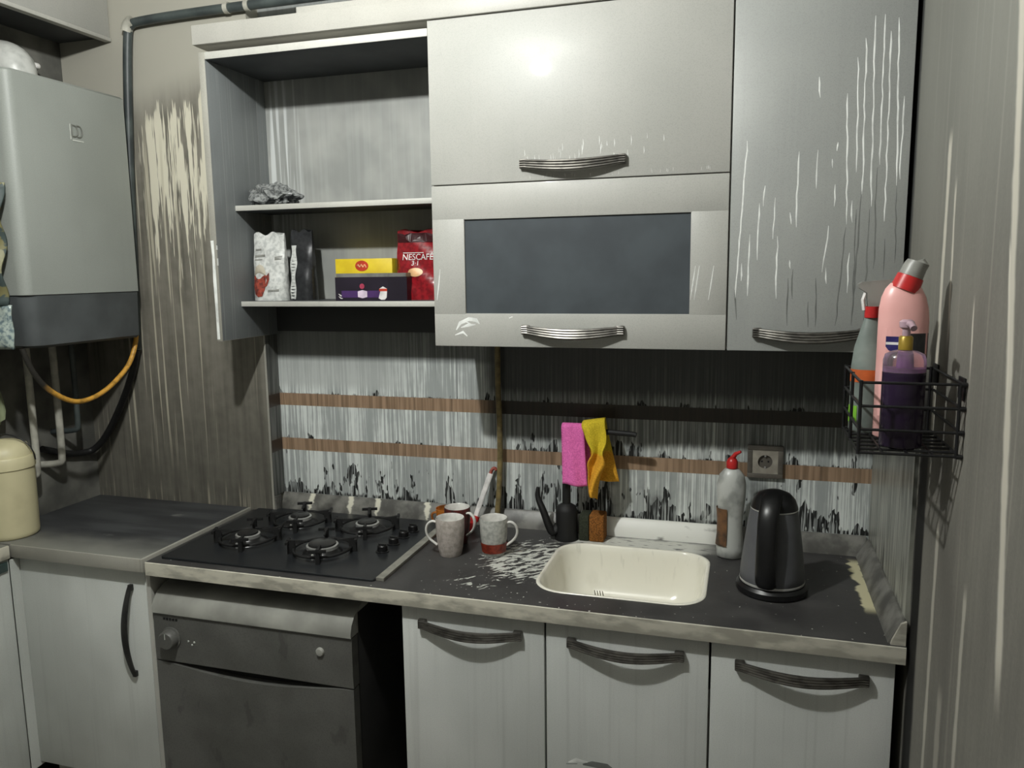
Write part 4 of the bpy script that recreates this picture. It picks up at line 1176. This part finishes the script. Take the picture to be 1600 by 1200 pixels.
b = B(); b.box(BX1+0.001, XR-0.0005, BY1-0.02, BY1+0.02, BZ1-0.03, BZ1+0.01, 0.001); obj('wall_hook', b, M_wire, t); b = B(); b.box(BX1+0.001, XR-0.0005, BY0+0.01, BY0+0.05, BZ1-0.03, BZ1+0.01, 0.001); obj('wall_hook', b, M_wire, t)

ZBF = BZ0+0.0026
t = thing('cleaner_bottle', 'tall pink toilet cleaner bottle with bent grey-capped neck in the basket', 'bottle', (0.293, -0.80, ZBF))
PX, PY = 0.293, -0.800
b = B(); oval_loft(b, [(0.040, 0), (0.0455, 0.004), (0.0455, 0.235), (0.0445, 0.255), (0.0400, 0.278), (0.0325, 0.295), (0.023, 0.306)], (PX, PY, ZBF), 32, 0.62, sh=lambda z: (-max(0, z-0.235)*0.05, 0)); obj('body', b, M_pinkb, t, 60)
nd = Vector((0.36, 0, 0.93)).normalized(); n0 = Vector((PX-0.002, PY, ZBF+0.292))
b = B(); b.tube([n0, n0+nd*0.028], lambda q: 0.0265-0.002*q, 20); obj('collar', b, M_redcap, t, 40, label='red collar')
b = B(); b.tube([n0+nd*0.0285, n0+nd*0.048, n0+nd*0.057+Vector((0.002, 0, 0)), n0+nd*0.060], lambda q: 0.0225-0.003*q if q < 0.9 else 0.012, 20); obj('cap', b, M_greycap, t, 40, label='sooty grey cap')
b = B()
yb = PY-0.62*0.0455-0.0006
sh = [(-0.012, 0.014), (0.012, 0.014), (0.012, -0.006), (0.007, -0.013), (0, -0.015), (-0.007, -0.013), (-0.012, -0.006)]
def on_pink(x, z, off=0.0008):
    u = min(0.99, abs(x-PX)/0.0455); return (x, PY-0.62*0.0455*math.sqrt(1-u*u)-off, z)
bcx, bcz = 0.272, 1.594
b.face([on_pink(bcx+p[0], bcz+p[1], 0.0030) for p in sh]); obj('badge', b, M_navy, t, 0, label='navy shield badge')
b = B(); b.face([on_pink(bcx+p[0], bcz+p[1], 0.0036) for p in ((-0.0118, 0.003), (0.0118, 0.003), (0.0118, -0.002), (-0.0118, -0.002))]); obj('badge_band', b, M_whitep, t, 0)
b = B()
zs = [ZBF+0.012, ZBF+0.045]
for k in range(10):
    xa = PX-0.040+0.008*k; b.face([on_pink(xa, 1.45, 0.0006), on_pink(xa+0.008, 1.45, 0.0006), on_pink(xa+0.008, 1.6235, 0.0006), on_pink(xa, 1.6235, 0.0006)])
obj('label', b, M_pinkb, t, 30)
b = B()
for k in range(5):
    xa = PX+0.004+0.008*k; b.face([on_pink(xa, 1.50, 0.001), on_pink(min(xa+0.008, PX+0.0445), 1.50, 0.001), on_pink(min(xa+0.008, PX+0.0445), 1.614, 0.001), on_pink(xa, 1.614, 0.001)])
obj('dark_print', b, M_bagd, t, 30)

t = thing('soap_dispenser', 'purple pump soap bottle at the front of the basket', 'bottle', (0.284, -0.885, ZBF))
QX, QY = 0.284, -0.888
b = B(); oval_loft(b, [(0.034, 0), (0.0375, 0.004), (0.0375, 0.142)], (QX, QY, ZBF), 32, 0.80); obj('body', b, M_purple, t, 60)
b = B(); oval_loft(b, [(0.0372, 0.1425), (0.0372, 0.165), (0.034, 0.176), (0.022, 0.182), (0.012, 0.184)], (QX, QY, ZBF), 32, 0.80, cap0=True); obj('shoulder', b, M_clear, t, 60, label='clear upper part of bottle')
b = B(); oval_loft(b, [(0.0345, 0.143), (0.0335, 0.150)], (QX, QY, ZBF), 24, 0.78); b.lathe([(0.012, ZBF+0.1505), (0.011, ZBF+0.172), (0.006, ZBF+0.174)], (QX, QY, 0), 14); obj('violet_foam', b, M_violet, t, 40)
b = B(); b.lathe([(0.0125, ZBF+0.1842), (0.0125, ZBF+0.207), (0.010, ZBF+0.210)], (QX, QY, 0), 20); obj('collar', b, M_gold, t, 40, label='gold collar')
b = B(); b.lathe([(0.007, ZBF+0.2102), (0.007, ZBF+0.222), (0.012, ZBF+0.226), (0.013, ZBF+0.236), (0.008, ZBF+0.240)], (QX, QY, 0), 20); b.tube([(QX, QY, ZBF+0.232), (QX+0.004, QY-0.020, ZBF+0.233), (QX+0.006, QY-0.034, ZBF+0.226)], 0.006, 10); obj('pump', b, M_mauve, t, 40)

t = thing('spray_bottle', 'grey spray bottle with orange label at the back of the basket', 'bottle', (0.243, -0.735, ZBF))
TX, TY = 0.243, -0.748
b = B(); oval_loft(b, [(0.031, 0), (0.0345, 0.005), (0.0345, 0.135), (0.030, 0.175), (0.019, 0.215), (0.013, 0.235)], (TX, TY, ZBF), 28, 0.7); obj('body', b, M_greyb, t, 60)
b = B(); oval_loft(b, [(0.0351, 0.104), (0.0351, 0.130)], (TX, TY, ZBF), 28, 0.71, cap0=False, cap1=False); obj('label', b, M_orange, t, 60, label='orange label band')
b = B(); oval_loft(b, [(0.0352, 0.020), (0.0352, 0.055)], (TX, TY, ZBF), 28, 0.71, cap0=False, cap1=False)
bmesh.ops.delete(b.bm, geom=[f for f in b.bm.faces if f.calc_center_median().x > 0.222], context='FACES'); obj('leaf_print', b, M_green, t, 60)
b = B(); b.lathe([(0.014, ZBF+0.2352), (0.014, ZBF+0.258)], (TX, TY, 0), 18); obj('neck_ring', b, M_redcap, t, 40, label='red neck ring')
b = B()
b.prism([(TX-0.028, 1.700), (TX-0.029, 1.707), (TX-0.022, 1.712), (TX+0.030, 1.7165), (TX+0.034, 1.706), (TX+0.030, 1.690), (TX+0.008, 1.6605), (TX-0.008, 1.6605), (TX-0.012, 1.690)], 'y', TY-0.010, TY+0.010); obj('trigger_head', b, M_greycap, t, 30)
b = B(); b.tube([(TX-0.013, TY, 1.692), (TX-0.018, TY, 1.675), (TX-0.015, TY, 1.655)], 0.004, 8, (1, 1.4)); obj('trigger', b, M_whitep, t)

# ------------------------------------------------------------------ boiler wall
t = thing('boiler', 'white wall-hung boiler with dark grey lower section', 'boiler', (-2.265, -0.38, 1.52))
b = B()
pr = []
def sec(x0, x1, y0, y1, r0):
    pts = [(x0, y0), (x0, y1), (x1-0.012, y1), (x1, y1-0.012)]
    for k in range(7):
        a = math.radians(0-90*k/6)
        pts.append((x1-r0+r0*math.cos(a), y0+r0*0.9+r0*0.9*math.sin(a)))
    return pts
s0 = sec(-2.434, -2.10, -0.615, -0.140, 0.035)
b.rings([[(x, y, 1.688) for x, y in s0], [(x, y, 2.348) for x, y in s0], [(x, y, 2.355) for x, y in sec(-2.434, -2.106, -0.609, -0.146, 0.033)]])
obj('casing', b, M_boiler, t, 40)
b = B()
b.rings([[(x, y, 1.522) for x, y in sec(-2.434, -2.118, -0.575, -0.146, 0.045)], [(x, y, 1.53) for x, y in sec(-2.434, -2.110, -0.590, -0.142, 0.045)], [(x, y, 1.6865) for x, y in sec(-2.434, -2.103, -0.612, -0.142, 0.045)]])
obj('control_section', b, M_boil_d, t, 40, label='dark grey control section')
# flue elbow on top
b = B()
pts = [(-2.27, -0.42, 2.3552), (-2.27, -0.42, 2.40)] + [(-2.345+0.075*math.cos(math.radians(a)), -0.42, 2.40+0.035*math.sin(math.radians(a))) for a in range(15, 91, 15)] + [(-2.434, -0.42, 2.435)]
b.tube(pts, 0.062, 24); fl = obj('flue_elbow', b, M_flue, t, 60)
b = B(); b.lathe([(0.070, 2.3553), (0.070, 2.372), (0.064, 2.374)], (-2.27, -0.42, 0), 28); obj('flue_collar', b, M_flue, fl, 40)
for dy, z in ((0.068, 2.425), (0.066, 2.392)):
    b = B(); b.lathe([(0.010, 0), (0.010, 0.014), (0.007, 0.018), (0, 0.018)], (0, 0, 0), 14, 'y')
    for v in b.bm.verts: v.co = Vector((v.co.x-2.250, -0.42+dy-0.012+v.co.y, v.co.z+z))
    obj('test_cap', b, M_whitep if z > 2.4 else M_hose_b, fl, 40)
# badge: two stacked letter shapes over a bar
b = B()
yL, zT, zB_ = -0.3895, 2.2262, 2.1880
def bar(y0, y1, z0, z1): b.box(-2.0998, -2.0985, y0, y1, z0, z1)
b.tube([(-2.0992, -0.386, 2.190), (-2.0992, -0.386, 2.225)], 0.0028, 6)
for y0, w_ in ((-0.386, 0.022), (-0.366, 0.020)):
    pts = [(-2.0992, y0, 2.2255), (-2.0992, y0+w_*0.55, 2.2245)] + [(-2.0992, y0+w_*0.5+w_*0.5*math.cos(math.radians(a)), 2.2075+0.0165*math.sin(math.radians(a))) for a in range(60, -61, -15)] + [(-2.0992, y0+w_*0.55, 2.1905), (-2.0992, y0, 2.190)]
    b.tube(pts, 0.0028, 6)
bg = obj('badge', b, M_badge_d, t, 40, label='grey double-letter badge')
b = B(); b.box(-2.0998, -2.0985, -0.386, -0.342, 2.176, 2.1795); b.box(-2.0998, -2.0985, -0.394, -0.3905, 2.18, 2.228); obj('badge_bar', b, M_badge_l, t)

# pipes under the boiler
def vpipe(name, label, x, y, zb, m, r=0.011, out=None):
    b = B(); pts = [(x, y, 1.521), (x, y, zb+0.02), (x-0.004, y-0.006, zb+0.004)] + (out or [(-2.434, y-0.03, zb)])
    b.tube(pts, r, 12, None, 2); o = obj(name, b, m, None, 60)
    return tag(o, label, 'pipe')
vpipe('water_pipe', 'white pipe under the boiler bending into the wall', -2.36, -0.298, 1.070, M_pipe_w, 0.0125)
vpipe('water_pipe', 'beige pipe under the boiler next to the bucket', -2.36, -0.405, 1.05, M_pipe_w, 0.012)
vpipe('water_pipe', 'dark pipe under the boiler behind the yellow hose', -2.34, -0.235, 1.18, M_pipe_d, 0.010)
b = B(); b.tube([(-2.17, -0.585, 1.5215), (-2.165, -0.565, 1.45), (-2.155, -0.525, 1.385), (-2.15, -0.45, 1.334), (-2.15, -0.39, 1.321), (-2.15, -0.30, 1.338), (-2.15, -0.20, 1.395), (-2.152, -0.150, 1.445), (-2.155, -0.118, 1.515), (-2.16, -0.112, 1.56)], 0.0085, 12, None, 2)
tag(obj('gas_hose', b, M_hose_y, None, 60), 'yellow flexible gas hose drooping under the boiler', 'hose')
t = thing('gas_supply_pipe', 'dark smoked pipe running across the wall and down beside the boiler', 'pipe', (-2.14, -0.09, 1.45))
b = B(); b.tube([(-1.25, -0.092, 2.628), (-1.8, -0.092, 2.626), (-2.06, -0.092, 2.620), (-2.10, -0.092, 2.612), (-2.112, -0.092, 2.58), (-2.13, -0.092, 2.40), (-2.155, -0.092, 2.0), (-2.168, -0.092, 1.70), (-2.178, -0.095, 1.47)], 0.0155, 14, None, 2); obj('tube', b, M_pipe_d, t, 60)
b = B(); b.tube([(-2.085, -0.095, 2.622), (-2.104, -0.094, 2.614), (-2.113, -0.093, 2.59)], 0.020, 14, None, 1); obj('elbow_fitting', b, M_pipe_w, t, 60)
for x in (-1.70, -1.62):
    b = B(); b.lathe([(0.0185, -0.008), (0.0185, 0.008)], (x, -0.092, 2.6265), 16, 'x'); obj('clip', b, M_pipe_w, t, 40)
b = B(); b.tube([(-2.178, -0.097, 1.469), (-2.195, -0.100, 1.40), (-2.250, -0.103, 1.28), (-2.338, -0.106, 1.140), (-2.395, -0.110, 1.085), (-2.418, -0.130, 1.072), (-2.420, -0.22, 1.085), (-2.416, -0.33, 1.13)], 0.0125, 12, None, 2)
tag(obj('water_hose', b, M_hose_b, None, 60), 'black hose curving down from the dark pipe into the wall corner', 'hose')

# cabinet over the boiler
t = thing('wall_cabinet', 'white cabinet hung above the boiler flue', 'cabinet', (-2.32, -0.5, 2.57))
b = B(); b.box(-2.434, -2.222, -1.3, -0.072, 2.585, 2.858); obj('body', b, M_dark_in, t)
b = B(); b.box(-2.2215, -2.203, -1.3, -0.075, 2.582, 2.856, 0.002); obj('door', b, M_door, t)
b = B(); b.box(-2.226, -2.199, -1.3, -0.075, 2.568, 2.5815, 0.002); obj('light_rail', b, M_carc, t)
# something printed hanging beside the boiler, and its wrapped bottom
t = thing('hanging_bag', 'mottled printed bag hanging at the open side of the boiler', 'bag', (-2.34, -0.66, 1.52))
b = B(); b.grid(lambda u, v: (-2.42+(0.278+0.030*v)*u, -0.640-0.02*math.sin(u*PI)-0.012*math.sin(v*14+u*4)-0.012, 1.66+0.36*v), 10, 24); o = obj('sack', b, M_camo, t, 180); md = o.modifiers.new('thickness', 'SOLIDIFY'); md.thickness = 0.006; md.offset = -1
b = B(); b.grid(lambda u, v: (-2.42+0.285*u, -0.642-0.03*math.sin(u*PI)*math.sin(PI*min(1, v+0.15))-0.004*math.sin(u*20+v*9), 1.525+0.135*v), 10, 10); o = obj('clear_end', b, M_clearwrap, t, 180, label='clear crinkled lower end'); md = o.modifiers.new('thickness', 'SOLIDIFY'); md.thickness = 0.006; md.offset = -1

# bucket on the side worktop
BCX, BCY = -2.347, -0.540
t = thing('bucket', 'cream lidded bucket on the worktop under the boiler', 'bucket', (BCX, BCY, 0.888))
R_b = 0.086
b = B(); b.lathe([(R_b*0.90, 0.8885), (R_b*0.95, 0.893), (R_b*0.97, 0.905), (R_b, 1.118)], (BCX, BCY, 0), 48); obj('body', b, M_bucket, t, 50)
b = B(); b.lathe([(R_b+0.0005, 1.118), (R_b+0.004, 1.121), (R_b+0.004, 1.156), (R_b+0.001, 1.160), (R_b-0.004, 1.160)], (BCX, BCY, 0), 48, cap0=False, cap1=False); obj('rim_band', b, M_bucket, t, 40)
b = B(); b.lathe([(R_b-0.003, 1.160), (R_b-0.006, 1.174), (R_b*0.80, 1.196), (R_b*0.45, 1.210), (0, 1.214)], (BCX, BCY, 0), 48, cap0=False); obj('lid', b, M_bucket, t, 60)
b = B(); pts = [(BCX+(R_b+0.006)*math.cos(math.radians(a)), BCY+0.4*(R_b+0.006)*math.cos(math.radians(a)), 1.142+0.088*math.sin(math.radians(a))) for a in range(0, 181, 9)]
b.tube(pts, 0.0022, 8); obj('wire_handle', b, M_wire, t, 60)
bm = bmesh.new(); bmesh.ops.create_icosphere(bm, subdivisions=3, radius=1.0)
for v in bm.verts:
    p = v.co; k = 1+0.12*math.sin(p.x*7+p.z*5)+0.08*math.sin(p.y*11)
    v.co = Vector((-2.395+p.x*0.032*k, -0.545+p.y*0.06*k, 1.330+p.z*0.075*k*(1.0 if p.z > 0 else 1.3)))
b = B(); b.bm.free(); b.bm = bm
tag(obj('plastic_bag', b, M_greenbag, None, 60), 'pale green plastic bag hung on the wall behind the bucket', 'bag')
